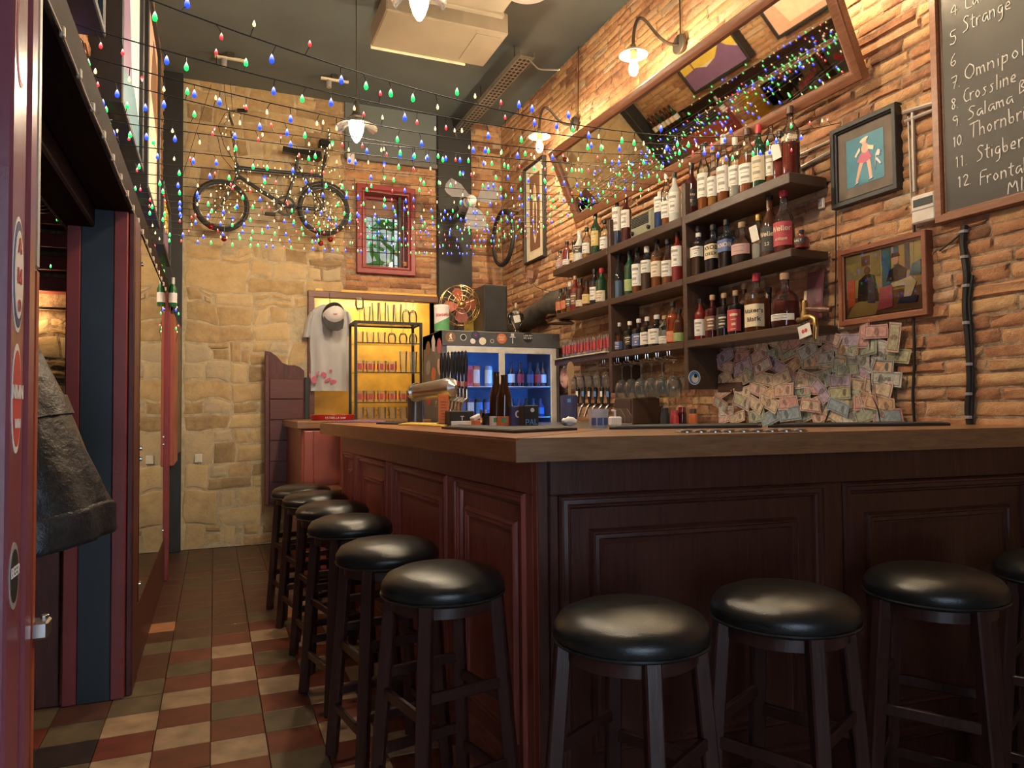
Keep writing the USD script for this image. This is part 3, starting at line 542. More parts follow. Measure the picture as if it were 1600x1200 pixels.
GL = {'0': [[(.3, 1), (.08, .75), (.05, .3), (.25, 0), (.48, .2), (.52, .7), (.3, 1)]], '1': [[(.12, .8), (.26, 1), (.24, 0)]], '2': [[(.05, .78), (.25, 1), (.48, .8), (.3, .4), (.05, 0), (.55, .05)]], '4': [[(.42, 0), (.45, 1), (.05, .35), (.6, .4)]],
 '5': [[(.5, 1), (.12, .98), (.1, .6), (.4, .58), (.5, .25), (.3, 0), (.05, .08)]], '6': [[(.42, 1), (.12, .6), (.06, .2), (.25, 0), (.45, .2), (.35, .45), (.1, .3)]], '7': [[(.05, .92), (.55, 1), (.25, 0)], [(.18, .5), (.48, .55)]], '8': [[(.45, .85), (.25, 1), (.1, .8), (.45, .3), (.3, 0), (.08, .2), (.45, .75), (.45, .85)]],
 '9': [[(.45, .8), (.22, 1), (.08, .7), (.28, .5), (.46, .75), (.4, 0)]], '.': [[(.1, .0), (.14, .04)]], 'L': [[(.12, 1), (.08, .05), (.55, .0)]], 'S': [[(.55, .88), (.3, 1), (.1, .78), (.45, .4), (.4, .1), (.05, 0)]], 'O': [[(.35, .98), (.08, .7), (.08, .25), (.35, 0), (.62, .3), (.6, .75), (.35, .98)]],
 'C': [[(.55, .9), (.25, .9), (.08, .4), (.25, .02), (.55, .12)]], 'T': [[(.0, .92), (.65, 1)], [(.32, .95), (.25, 0)]], 'B': [[(.1, 0), (.12, 1), (.45, .85), (.15, .52), (.5, .25), (.1, 0)]], 'F': [[(.1, 0), (.14, .97), (.6, 1)], [(.12, .52), (.45, .55)]], 'M': [[(.05, 0), (.15, 1), (.35, .35), (.6, 1), (.68, 0)]], 'I': [[(.15, 1), (.12, 0)]],
 'a': [[(.42, .5), (.18, .52), (.05, .2), (.2, 0), (.42, .4), (.44, .05), (.52, 0)]], 't': [[(.2, .9), (.16, .1), (.3, 0)], [(.02, .6), (.38, .64)]], 'r': [[(.06, .55), (.08, 0)], [(.08, .35), (.22, .55), (.36, .52)]], 'n': [[(.06, .55), (.06, 0)], [(.06, .35), (.25, .55), (.38, .4), (.38, 0)]], 'g': [[(.4, .5), (.15, .52), (.06, .2), (.3, .05), (.42, .5), (.38, -.3), (.1, -.4)]],
 'e': [[(.06, .25), (.4, .3), (.3, .55), (.08, .4), (.08, .1), (.4, .05)]], 'm': [[(.05, .55), (.05, 0)], [(.05, .4), (.2, .55), (.28, 0)], [(.28, .4), (.44, .55), (.52, 0)]], 'i': [[(.1, .5), (.1, 0)], [(.1, .72), (.11, .76)]], 'p': [[(.08, .55), (.05, -.4)], [(.08, .45), (.35, .5), (.35, .1), (.08, .05)]], 'o': [[(.22, .52), (.05, .3), (.2, 0), (.42, .25), (.22, .52)]],
 'l': [[(.1, 1), (.08, 0)]], 's': [[(.38, .5), (.12, .5), (.3, .25), (.25, .02), (.05, .02)]], 'b': [[(.08, 1), (.08, .02), (.38, .1), (.35, .45), (.08, .35)]], 'h': [[(.08, 1), (.06, 0)], [(.06, .35), (.26, .55), (.38, .35), (.38, 0)]]}
GW = {'.': .3, 'i': .26, 'l': .24, 'I': .3, 'm': .64, 'M': .8, 'O': .72, 'T': .66, 'S': .62, 't': .42, 'r': .42}
def chalk(s, u0, v0, u1, h):
    a, b = at(u0, v0, X=XW - .026), at(u1, v0, X=XW - .026); w = sum(GW.get(c, .54) for c in s); k = abs(a[1] - b[1]) / w; x = 0; ms = []
    for c in s:
        for st in GL.get(c, []):
            q = V(st) * [k, h] + [x, 0]; qq = np.repeat(q, 1, 0)
            if len(q) > 2: tt = np.linspace(0, len(q) - 1, len(q) * 3); qq = np.stack([np.interp(tt, range(len(q)), q[:, i]) for i in (0, 1)], 1); qq[1:-1] = (qq[:-2] + qq[1:-1] * 2 + qq[2:]) / 4
            ms.append(tube(np.c_[np.full(len(qq), XW - .0262), a[1] - qq[:, 0], a[2] + qq[:, 1]], .0026, 5))
        x += GW.get(c, .54) * k
    bd.part('chalk_writing', ms, LK['chalk'], world=True)
for s, u0, v0, u1, h in (('4', 1484, 29, 1496, .05), ('La', 1508, 16, 1531, .06), ('5', 1484, 72, 1496, .055), ('Strange', 1504, 52, 1584, .062), ('6', 1485, 106, 1496, .05), ('7.', 1486, 141, 1503, .05), ('Omnipoll', 1507, 127, 1612, .06), ('8.', 1486, 173, 1500, .045), ('Crossline', 1505, 162, 1592, .058),
    ('9.', 1488, 200, 1505, .045), ('Salama', 1512, 188, 1586, .05), ('B', 1591, 148, 1606, .05), ('10.', 1489, 231, 1507, .042), ('Thornbri', 1516, 217, 1606, .06), ('11.', 1493, 263, 1513, .045), ('Stigber', 1526, 253, 1602, .06), ('12.', 1496, 294, 1520, .045), ('Frontal', 1530, 290, 1606, .055), ('MI', 1574, 304, 1602, .05)): chalk(s, u0, v0, u1, h)
# ------------------------------------------------------------ framed pictures
def picture(name, label, y0, y1, z0, z1, fw, fmat, matte, mw, bg, shapes, X=XW - .022, dep=.02, glass=False):
    c = V([X, (y0 + y1) / 2, (z0 + z1) / 2]); w, h = y0 - y1, z1 - z0; t = T(name, label, 'picture', (XW, c[1], z0))
    t.part('frame', put(fram(w, h, [(0, -.018), (0, dep), (.003, dep + .004), (fw * .7, dep + .003), (fw * .8, dep - .004), (fw, dep - .008), (fw, 0)]), c, **RW), fmat, world=True, smooth=25)
    if matte: t.part('mount', put(quad(w - fw, h - fw, .002), c, **RW), matte, world=True, smooth=False)
    pw, ph = w - 2 * fw - 2 * mw, h - 2 * fw - 2 * mw
    t.part('print', put(quad(pw, ph, .0035), c, **RW), LK[bg], world=True, smooth=False)
    for k, (pts, col) in enumerate(shapes): t.part('print', put(prism(np.clip(V(pts), -.5, .5) * [pw, ph], .003, .0042 + .0003 * k), c, **RW), LK[col], world=True, smooth=False)
    if glass: t.part('glazing', put(quad(w - fw * 1.8, h - fw * 1.8, .011), c, **RW), LK['pane_glass'], world=True, smooth=False)
    return t
M('mount_taupe', (.17, .135, .105), .7); M('print_poolblue', (.06, .25, .34), .5, var=.15, scale=8)
picture('pinup_picture', 'black framed print of a woman in pink walking a small white dog, on blue', 2.56, 2.20, 2.132, 2.512, .030, LK['print_black'], LK['mount_taupe'], .048, 'print_poolblue', [
    ([(-.26, -.42), (-.2, -.44), (-.05, -.1), (.02, .02), (-.1, .03), (-.16, -.1)], 'print_skin'), ([(.12, -.42), (.2, -.43), (.16, -.1), (.12, .04), (.0, .02), (.06, -.1)], 'print_skin'), ([(-.22, -.02), (.02, -.08), (.2, .0), (.1, .16), (-.06, .16)], 'print_pink'),
    (ell(.02, .22, .1, .1), 'print_skin'), (ell(-.0, .36, .07, .065), 'print_skin'), (ell(.0, .40, .12, .04, a0=.25), 'print_cream'), ([(-.1, .2), (-.22, .08), (-.26, .12), (-.12, .28)], 'print_cream'), ([(.1, .26), (.26, .2), (.24, .12), (.1, .18)], 'print_cream'),
    ([(.26, -.2), (.32, -.02), (.4, -.04), (.42, .06), (.36, .1), (.3, .02), (.27, -.3)], 'print_white'), ([(.33, -.05), (.44, -.2), (.41, -.22), (.3, -.1)], 'print_white'), ([(-.28, -.47), (-.16, -.45), (-.2, -.42)], 'print_white'), ([(.1, -.46), (.22, -.44), (.16, -.41)], 'print_white')])
M('print_olive_wall', (.38, .30, .14), .5, var=.2, scale=14)
picture('bar_painting', 'wood framed painting of two seated people in a bar, one in cream trousers', 2.533, 2.075, 1.570, 1.925, .030, LK['frame_red_y'], LK['mount_taupe'], .006, 'print_gold', [
    ([(-.5, -.5), (.5, -.5), (.5, -.15), (-.5, -.2)], 'print_brown'), ([(-.5, .1), (-.02, .1), (-.02, .5), (-.5, .5)], 'print_olive_wall'), ([(-.5, -.5), (-.1, -.5), (.0, -.2), (-.4, -.28)], 'print_gold'), ([(-.28, .3), (-.16, .3), (-.16, .46), (-.28, .46)], 'print_brown'), ([(0, -.1), (.12, -.1), (.12, .5), (0, .5)], 'print_teal'), ([(.16, .0), (.22, 0), (.22, .5), (.16, .5)], 'print_teal'), ([(.3, .1), (.36, .1), (.36, .5), (.3, .5)], 'print_navy'),
    ([(-.48, -.35), (-.38, -.3), (-.38, .12), (-.48, .1)], 'print_orange'), ([(-.34, -.25), (-.04, -.3), (-.1, .12), (-.2, .18), (-.32, .08)], 'print_black'), (ell(-.2, .22, .04, .07), 'print_brown'), ([(-.2, -.3), (-.1, -.32), (-.1, .1), (-.18, .1)], 'print_navy'),
    ([(.06, -.02), (.3, -.05), (.32, .12), (.22, .22), (.1, .14)], 'print_black'), (ell(.18, .30, .045, .08), 'print_skin'), ([(.13, .33), (.24, .34), (.22, .4), (.14, .4)], 'print_black'), ([(.12, -.06), (.38, .0), (.44, -.1), (.36, -.34), (.28, -.32), (.3, -.12), (.14, -.12)], 'print_cream'), ([(.2, -.38), (.44, -.4), (.46, -.3), (.24, -.3)], 'print_navy'),
    ([(-.06, -.45), (.14, -.42), (.14, -.08), (-.02, -.1)], 'print_pink'), ([(.36, .02), (.5, .0), (.5, .22), (.4, .18)], 'print_teal')], glass=True)
tf = at(823, 260, X=XW); tb = at(857, 390, X=XW)
picture('tall_picture', 'tall narrow framed picture with cream mount near the back corner', 6.24, 5.80, 2.56, 3.48, .022, LK['print_black'], LK['print_cream'], .085, 'print_brown', [(ell(0, -.02, .2, .40), 'print_cream'), (ell(.04, -.1, .12, .24), 'print_brown'), (ell(0, .25, .10, .08), 'print_skin')])
# ------------------------------------------------------------ fittings and cables on the wall
def cable(label, pts, r, mat, name='wall_cable', ties=0, X=XW - .02):
    P = V([at(u, v, X=X) for u, v in pts]); t = T(name, label, 'cable', P[-1]); k = np.linspace(0, len(P) - 1, len(P) * 5); Q = np.stack([np.interp(k, range(len(P)), P[:, i]) for i in range(3)], 1)
    Q[1:-1] = (Q[:-2] + Q[1:-1] + Q[2:]) / 3
    t.part('wire', tube(Q, r, 7), mat, world=True)
    for i in range(ties): q = Q[int((i + .5) / ties * (len(Q) - 1))]; t.part('cable_tie', put(lathe([(r * 1.05, -.006), (r * 1.3, -.005), (r * 1.3, .005), (r * 1.05, .006)], 10), q), LK['print_grey'], world=True)
bl = plain('cable_black', (.012, .011, .011), .5); plain('conduit_grey', (.42, .38, .33), .4, .3)
cable('thick black cable bundle with grey ties hanging below the chalkboard', [(1507, 352), (1504, 380), (1511, 430), (1508, 480), (1514, 540), (1516, 600), (1512, 640), (1516, 666)], .013, bl, ties=7)
cable('second thin black cable beside the thick bundle', [(1520, 430), (1514, 470), (1518, 520), (1521, 590), (1518, 664)], .006, bl)
cable('slack black loop of cable from the bundle to the painting', [(1505, 362), (1490, 375), (1468, 392)], .004, bl)
cable('black cable running down the wall right of the banknotes', [(1428, 350), (1430, 420), (1427, 480), (1429, 560), (1426, 620), (1429, 664)], .006, bl)
cable('grey conduit running down beside the pin-up picture', [(1426, 176), (1427, 230), (1429, 300)], .008, LK['conduit_grey'], 'conduit'); cable('thin grey pipe left of the vertical conduit', [(1419, 182), (1421, 230), (1424, 320)], .004, LK['conduit_grey'], 'conduit')
cable('thin black cable winding down through the left half of the banknotes', [(1342, 176), (1341, 190)], .003, bl)
cable('thin black cable winding between the shelf and the banknotes', [(1306, 330), (1306, 430), (1304, 520), (1304, 560), (1296, 600), (1300, 632), (1288, 662)], .003, bl, X=XW - .03)
cable('thin black cable hanging over the right banknotes', [(1359, 512), (1360, 580), (1362, 615), (1372, 640), (1376, 662)], .003, bl, X=XW - .035)
cable('pale horizontal conduit from the top shelf to the pin-up picture', [(1252, 262), (1308, 232)], .010, LK['conduit_grey'], 'conduit'); cable('upper pale horizontal conduit above the pin-up picture', [(1250, 242), (1306, 216)], .007, LK['conduit_grey'], 'conduit')
cable('short pale conduit between the pin-up picture and the chalkboard', [(1412, 176), (1464, 160)], .010, LK['conduit_grey'], 'conduit'); cable('lower short conduit between the pin-up picture and the chalkboard', [(1414, 190), (1464, 170)], .008, LK['conduit_grey'], 'conduit')
cable('black wire on the brick wall above the first gooseneck lamp', [(1062, 0), (1063, 60)], .004, LK['lamp_metal'], X=XW - .025); cable('dark wire on the brick wall above the second gooseneck lamp', [(904, 70), (903, 190)], .004, LK['lamp_metal'], X=XW - .025)
th = T('thermostat', 'white wall thermostat with a small display beside the chalkboard', 'thermostat', at(1446, 350, X=XW - .03))
a, b = at(1428, 352, X=XW - .03), at(1464, 300, X=XW - .03)
th.part('case', box((XW - .012, a[1], a[2] - .0), (XW - .046, b[1], a[2] + .118), .006), M('abs_white', (.68, .62, .55), .35), world=True)
th.part('display', box((XW - .045, a[1] - .012, a[2] + .068), (XW - .0475, b[1] + .008, a[2] + .10), .001), plain('lcd', (.06, .08, .09), .15), world=True)
th.part('flap_line', box((XW - .045, a[1] - .004, a[2] + .052), (XW - .048, b[1] + .004, a[2] + .056), .001), LK['print_grey'], world=True)
sw = T('wall_switch', 'small pale switch plate on the brick wall by the top shelf', 'switch', at(1283, 318, X=XW - .02)); a = sw.loc
sw.part('plate', cbox((XW - .018, a[1], a[2]), (.014, .036, .05), .004), LK['abs_white'], world=True); sw.part('rocker', cbox((XW - .027, a[1], a[2]), (.006, .018, .028), .002), LK['print_grey'], world=True)
# bicycle wheel and wall fan in the back corner
def wheel(t, c, r, x, y, tyre=.022, nsp=20, world=True):
    x, y = V(x, float), V(y, float); z = np.cross(x, y)
    ty = t.part('tyre', tube(arc(c, r, 0, 2 * np.pi * 35 / 36, 36, x, y), tyre, 8, closed=True), LK['rubber'], world=True); t.part('rim', tube(arc(c, r - tyre * 1.2, 0, 2 * np.pi * 35 / 36, 36, x, y), tyre * .4, 6, closed=True), LK['chrome'], parent=ty, world=True)
    t.part('hub', put(cyl(.022, .06, 14, -.03), c, x, y), LK['steel_brushed'], parent=ty, world=True)
    sp = [tube([V(c) + z * (.02 if k % 2 else -.02) + .018 * (math.cos(q + .5) * x + math.sin(q + .5) * y), V(c) + (r - tyre * 1.3) * (math.cos(q) * x + math.sin(q) * y)], .0012, 4, cap=False) for k, q in enumerate(np.arange(nsp) * 2 * np.pi / nsp)]
    t.part('spokes', sp, LK['chrome'], parent=ty, world=True)
plain('rubber', (.022, .022, .023), .6)
wc = at(786, 372, Y=6.45); bwl = T('hung_bicycle_wheel', 'bicycle wheel hung on the brick wall in the back corner', 'wheel', wc - [0, 0, .3]); wheel(bwl, wc, .26, (0, 1, 0), (0, 0, 1)); bwl.part('wall_hook', tube([wc + [0, 0, .25], wc + [.02, 0, .27], (XW - .003, wc[1], wc[2] + .27)], .008, 8), LK['lamp_metal'], world=True)
fc = at(738, 312, Y=6.3); wf = T('wall_fan', 'white wall fan with three broad pale blades in the back corner', 'fan', fc)
wf.part('hub_cap', put(lathe([(.045, -.05), (.045, 0), (.03, .02), (0, .025)], 20), fc, **BW), LK['print_white'], world=True); wf.part('motor', put(cyl(.07, .16, 20, -.22), fc, **BW), LK['print_grey'], world=True); wf.part('arm', tube([fc + [0, .2, 0], fc + [0, .4, -.02], fc + [0, .57, -.03]], .018, 8), LK['print_grey'], world=True)
for k, q in enumerate((2.6, .35, 4.75)):
    P = [(.04, -.02)] + [(.06 + .22 * t, .02 + .10 * math.sin(t * 2.4)) for t in (.2, .5, .8, .95)] + [(.285, .03), (.27, -.06), (.16, -.07)]
    m = prism(P, -.002, .002); m.vertices[:, 2] += m.vertices[:, 1] * .35; c, s = math.cos(q), math.sin(q); m.vertices[:, :2] = m.vertices[:, :2] @ V([[c, s], [-s, c]]); wf.part('blade', put(m, fc, **BW), M('fan_blade', (.20, .20, .22), .35) if k == 0 else LK['fan_blade'], world=True)
# ------------------------------------------------------------ banknotes
NC = {'pink': (.58, .38, .31), 'green': (.36, .38, .29), 'blue': (.27, .33, .38), 'tan': (.56, .44, .32), 'purple': (.40, .31, .39), 'orange': (.58, .37, .22), 'grey': (.50, .47, .42), 'olive': (.42, .39, .24), 'rose': (.54, .29, .26)}
for n, c in NC.items(): M('note_' + n, tuple(V(c) * .86), .75, var=.34, scale=70, detail=6); M('note_' + n + '_ink', tuple(V(c) * .42), .75, var=.4, scale=80)
g = random.Random(31); NT = [0]; ordn = ['first', 'second', 'third', 'fourth', 'fifth', 'sixth', 'seventh', 'eighth', 'ninth', 'tenth', 'eleventh', 'twelfth', 'thirteenth', 'fourteenth', 'fifteenth', 'sixteenth']
def note(u, v, col, ang, label, w=.128, h=.062, word=None, photo=False):
    NT[0] += 1; o = at(u, v, X=XW - .024 - .0016 * (NT[0] % 11)); t = T('banknote', label, 'banknote', o, 0, 'banknotes pinned to the brick wall')
    x = V([0, -math.cos(ang), math.sin(ang)]); y = V([0, math.sin(ang), math.cos(ang)]); bend = g.uniform(-.016, .016); cur = g.uniform(0, .008)
    def sheet(W, H, z, dx=0, n=4):
        m = quad(W, H, 0, n, 2); p = m.vertices; p[:, 0] += dx; p[:, 2] = z + bend * (p[:, 0] / w) * 2 * (p[:, 1] / h) + cur * (p[:, 0] / w * 2) ** 2; return put(m, o, x, y)
    t.part('paper', sheet(w, h, 0), LK['note_' + col], world=True); pp = t.part('print', sheet(w * .90, h * .82, .0007), LK['note_' + col + '_ink'], world=True); t.part('print_field', sheet(w * .84, h * .70, .0011), LK['note_' + (g.choice(list(NC)) if g.random() < .3 else col)], parent=pp, world=True)
    pts = ell(0, 0, h * .19, h * .30); m = prism(pts, 0, .0003); m.apply_translation((g.choice([-.2, 0, .22]) * w, 0, .0016 + .2 * abs(cur))); t.part('portrait', put(m, o, x, y), LK['note_' + col + '_ink'], parent=pp, world=True, smooth=False)
    if word: t.part('lettering', text(word, h * .24, o + (y * -h * .11) + V([-.003 - cur * .3, 0, 0]), x, y, .0004, True), LK['note_' + col + '_ink'], parent=pp, world=True, smooth=False)
rows = [(538, 1140, 1290), (556, 1134, 1345), (574, 1136, 1352), (593, 1133, 1350), (612, 1132, 1375), (631, 1130, 1380), (650, 1130, 1385)]
rn = ['top', 'second', 'third', 'middle', 'fifth', 'sixth', 'bottom']
for r, (v, ua, ub) in enumerate(rows):
    n = 9 + (r > 2) * 2; u = ua
    for k in range(n):
        uu = ua + (ub - ua) * k / (n - 1); col = g.choice(['pink', 'pink', 'tan', 'tan', 'rose', 'orange', 'grey', 'green', 'blue', 'purple'])
        note(uu + g.uniform(-5, 5), v - (uu - 1130) * .05 * (7 - r) / 7 + g.uniform(-4, 4), col, g.uniform(-.5, .5), f'{col} banknote, {ordn[k]} from the left in the {rn[r]} row of the money collage', g.uniform(.125, .16), g.uniform(.06, .078))
for u, v, c, a, l in ((1325, 545, 'orange', .05, 'orange banknote beside the black and white photo at the upper edge of the collage'), (1330, 532, 'purple', .1, 'purple and cream banknote at the upper edge of the collage'), (1351, 522, 'rose', -1.5, 'small rose banknote just under the painting frame'), (1370, 518, 'rose', .05, 'pale rose note under the painting frame'), (1397, 527, 'pink', -1.4, 'curled pink banknote standing apart at the upper right of the collage'),
    (1402, 556, 'olive', .12, 'yellow-green banknote at the right edge of the collage'), (1357, 540, 'green', -.7, 'green banknote hanging diagonally right of the orange note'), (1375, 553, 'grey', -1.2, 'grey banknote upright between the green notes'), (1352, 570, 'grey', -1.1, 'pale grey banknote left of the dollar bill'), (1378, 573, 'blue', .1, 'grey-blue banknote just above the dollar bill at the right'),
    (1325, 578, 'green', .0, 'pale green banknote above the purple one in the right half'), (1314, 595, 'purple', .0, 'purple banknote with dark portrait in the right half of the collage'), (1313, 614, 'olive', -.05, 'large olive banknote under the purple one'), (1284, 611, 'purple', .9, 'lilac banknote tilted steeply in the middle of the collage'), (1311, 636, 'blue', .35, 'bright blue banknote low in the right half'), (1268, 634, 'rose', .1, 'rose banknote with a dark portrait low in the middle'),
    (1226, 645, 'blue', .08, 'slate-blue note near the bottom edge of the collage'), (1168, 617, 'green', .3, 'teal green banknote tilted in the left half'), (1345, 614, 'green', -.8, 'green note hanging diagonally right of the olive one'), (1379, 620, 'tan', -1.4, 'torn tan note hanging at the lower right edge')): note(u, v, c, -a, l)
note(1250, 598, 'grey', .06, 'dollar bill with dark green back in the middle of the collage', .13, .06, 'ONE'); note(1386, 592, 'grey', -.1, 'large dollar bill reading ONE at the right end of the collage', .156, .066, 'ONE'); note(1136, 643, 'grey', .05, 'dollar bill at the lower left corner of the collage', .13, .058, 'ONE')
note(1291, 559, 'grey', .03, 'black and white photo note near the top of the collage', .10, .065)
# ------------------------------------------------------------ bottles on the shelves
def glassy(name, tint, milk=.10, ior=1.32):
    return reg(name, {'f': ('fresnel', {'IOR': ior}), 't': ('transparent_bsdf', {'color': tint}), 'g': ('glossy_bsdf', {'color': (1, 1, 1), 'roughness': .05}), 'm': ('mix_closure', {}), 'd': ('translucent_bsdf', {'color': (.9, .9, .88)}), 'd2': ('diffuse_bsdf', {'color': (.9, .9, .88)}), 'dd': ('mix_closure', {'fac': .5}), 'o': ('mix_closure', {'fac': milk})},
        [('f.fac', 'm.fac'), ('t.BSDF', 'm.closure1'), ('g.BSDF', 'm.closure2'), ('d.BSDF', 'dd.closure1'), ('d2.BSDF', 'dd.closure2'), ('m.closure', 'o.closure1'), ('dd.closure', 'o.closure2')], 'o.closure')
glassy('glass_cup', (.95, .97, .96), .035, 1.4); glassy('glass_clear', (.93, .95, .95), .012, 1.5); glassy('glass_blue', (.50, .66, .86), .015, 1.5)
def liquid(name, c): return reg(name, {'p': ('principled_bsdf', {'base_color': c, 'roughness': .08, 'transmission_weight': .35, 'ior': 1.33})}, [], 'p.BSDF')
for n, c in (('liq_amber', (.42, .12, .02)), ('liq_red', (.30, .035, .02)), ('liq_dark', (.07, .02, .01)), ('liq_gold', (.55, .26, .05)), ('liq_orange', (.62, .12, .03)), ('liq_blue', (.06, .16, .34)), ('liq_pale', (.62, .60, .52))): liquid(n, c)
for n, c in (('gl_black', (.012, .011, .012)), ('gl_green', (.012, .05, .022)), ('gl_brown', (.06, .02, .008)), ('gl_red', (.16, .018, .015)), ('gl_milk', (.52, .55, .50)), ('gl_navy', (.02, .035, .075)), ('gl_wine', (.05, .008, .010))): plain(n, c, .1, 0, coat_weight=.5)
for n, c in (('lab_white', (.70, .67, .60)), ('lab_cream', (.66, .55, .38)), ('lab_black', (.03, .028, .028)), ('lab_red', (.42, .05, .06)), ('lab_yellow', (.62, .45, .14)), ('lab_blue', (.10, .14, .32)), ('lab_orange', (.62, .16, .05)), ('lab_green', (.25, .36, .10)), ('lab_pink', (.58, .33, .30)), ('lab_brown', (.17, .085, .05)), ('lab_ink', (.30, .27, .23))): M(n, c, .55, var=.08, scale=30)
for n, c in (('cap_black', (.015, .015, .016)), ('cap_red', (.48, .03, .045)), ('cap_white', (.66, .62, .56)), ('cap_cork', (.42, .27, .15)), ('cap_gold', (.58, .40, .14)), ('cap_brown', (.10, .05, .035))): plain(n, c, .35, .9 if 'gold' in n else 0)
def patch(r, z0, z1, a, span, n=10):
    t = np.linspace(a - span, a + span, n); v = np.vstack([np.c_[r * np.cos(t), r * np.sin(t), np.full(n, z)] for z in (z0, z1)]); i = np.arange(n - 1)
    return trimesh.Trimesh(v, np.vstack([np.c_[i, i + 1, i + n + 1], np.c_[i, i + n + 1, i + n]]), process=False)
def square(m, r, p=.28):
    """turns a round body into a rounded square one"""
    v = m.vertices.copy(); a = np.arctan2(v[:, 1], v[:, 0]); k = 1 / (np.abs(np.cos(a)) ** 5 + np.abs(np.sin(a)) ** 5) ** .2; d = np.hypot(v[:, 0], v[:, 1])
    k = 1 + (k - 1) * np.clip((d - r * .5) / (r * .4), 0, 1); v[:, :2] *= k[:, None]; return trimesh.Trimesh(v, m.faces, process=False)
ORD = ['first', 'second', 'third', 'fourth', 'fifth', 'sixth', 'seventh', 'eighth', 'ninth', 'tenth', 'eleventh', 'twelfth']
PROF = {'round': [(0, 0), (.92, .0), (1, .015), (1, .60), (.95, .65), (.70, .70), (.42, .76), (.36, .80), (.34, .90), (.36, .93)], 'bell': [(0, 0), (.95, 0), (1, .02), (1, .42), (.92, .52), (.60, .64), (.40, .72), (.36, .80), (.36, .93)],
        'sq': [(0, 0), (.92, 0), (1, .015), (1, .62), (.93, .67), (.5, .71), (.36, .74), (.34, .90), (.36, .93)], 'squat': [(0, 0), (.9, 0), (1, .03), (1, .45), (.94, .54), (.70, .62), (.38, .68), (.30, .74), (.30, .92)], 'slim': [(0, 0), (.9, 0), (1, .015), (1, .50), (.85, .58), (.5, .68), (.42, .78), (.40, .94)]}
def bottle(u, vt, z, kind='round', body='glass_clear', liq=None, fill=.5, lab='lab_white', lz=(.18, .50), cap='cap_black', r=.037, X=2.578, label='', words=None, neck=None, tag=False, group=None, lang=.45):
    k = ray(u, 300); y = X * k[1] / k[0]; h = at(u, vt, X=X)[2] - z; P = [(a * r, b * h) for a, b in PROF[kind]]
    t = T('liquor_bottle', label, 'bottle', (X, y, z + .001), 0, group); sq = kind == 'sq'; f = (lambda m: square(m, r)) if sq else (lambda m: m)
    gp_ = t.part('glass', f(lathe(P, 24)), LK[body], smooth=40)
    if liq:
        Q = [(max(a - .003, 0), max(b, .006)) for a, b in P]; z1 = fill * h; Q2 = [q for q in Q if q[1] < z1]; rr = np.interp(z1, [q[1] for q in Q], [q[0] for q in Q]); t.part('liquor', f(lathe(Q2 + [(rr, z1), (0, z1)], 20)), LK[liq], smooth=40)
    nr = P[-1][0]; cz = P[-1][1]
    t.part('cap', lathe([(nr + .0008, cz - .07 * h if cap in ('cap_red', 'cap_white', 'cap_gold') else cz - .012), (nr + .0025, cz - .04 * h), (nr + .0025, h - .003), (nr, h), (0, h)], 16), LK[cap])
    a = math.pi + lang
    if lab:
        z0, z1 = lz[0] * h, lz[1] * h; rl = r + .0009
        mk = (lambda q: square(q, r)) if sq else (lambda q: q)
        p = t.part('label', mk(patch(rl, z0, z1, a, 1.15, 14)), LK[lab], smooth=40)
        ink2 = 'lab_ink' if lab not in ('lab_black', 'lab_blue', 'lab_red', 'lab_brown') else 'lab_cream'
        ink = 'lab_black' if lab not in ('lab_black', 'lab_blue', 'lab_red', 'lab_brown') else 'lab_cream'
        if words:
            for q, (w, hh) in enumerate(words):
                m = meshkit.text_mesh(w, hh * h, .0003, True); m.apply_translation((-(m.bounds[0][0] + m.bounds[1][0]) / 2, 0, 0)); v = m.vertices; s = min(1, 2.0 * r / (np.ptp(v[:, 0]) + 1e-9)); th = v[:, 0] * s / rl + a; rad = rl + .0006 + v[:, 2]
                zz = z1 - (q + 1) * (z1 - z0) / (len(words) + .6) + v[:, 1] * s; m = trimesh.Trimesh(np.c_[rad * np.cos(th), rad * np.sin(th), zz], m.faces, process=False); t.part('lettering', mk(m), LK[ink], parent=p, smooth=False)
        else:
            g = random.Random(u * 7 + vt); dz = z1 - z0
            t.part('label_print', [mk(patch(rl + .0006, z0 + dz * q, z0 + dz * (q + e), a + g.uniform(-.1, .1), w, 8)) for q, e, w in ((.70, .12, .6), (.52, .04, .45), (.26, .12, g.uniform(.2, .55)), (.08, .03, .4))], LK[ink2], parent=p, smooth=40)
    if neck: t.part('neck_label', patch(nr + .0016, .78 * h, .86 * h, a, 2.2, 14), LK[neck], parent=gp_, smooth=40)
    if tag: t.part('paper_tag', put(thick(quad(.05, .08, 0, 3, 3), .0008), (-r - .012, -.02, h * .55), (.1, -1, .1), (-.1, .15, 1)), LK['lab_white'])
    return t
def row(bay, tier, z, items, start=0):
    n = len(items)
    for i, it in enumerate(items):
        u, vt, desc = it[:3]; kw = it[3] if len(it) > 3 else {}
        bottle(u, vt, z, label=f'{desc}, {ORD[i]} on the {tier} {bay} shelf', group=f'bottles on the {tier} {bay} shelf', **kw)
D = dict
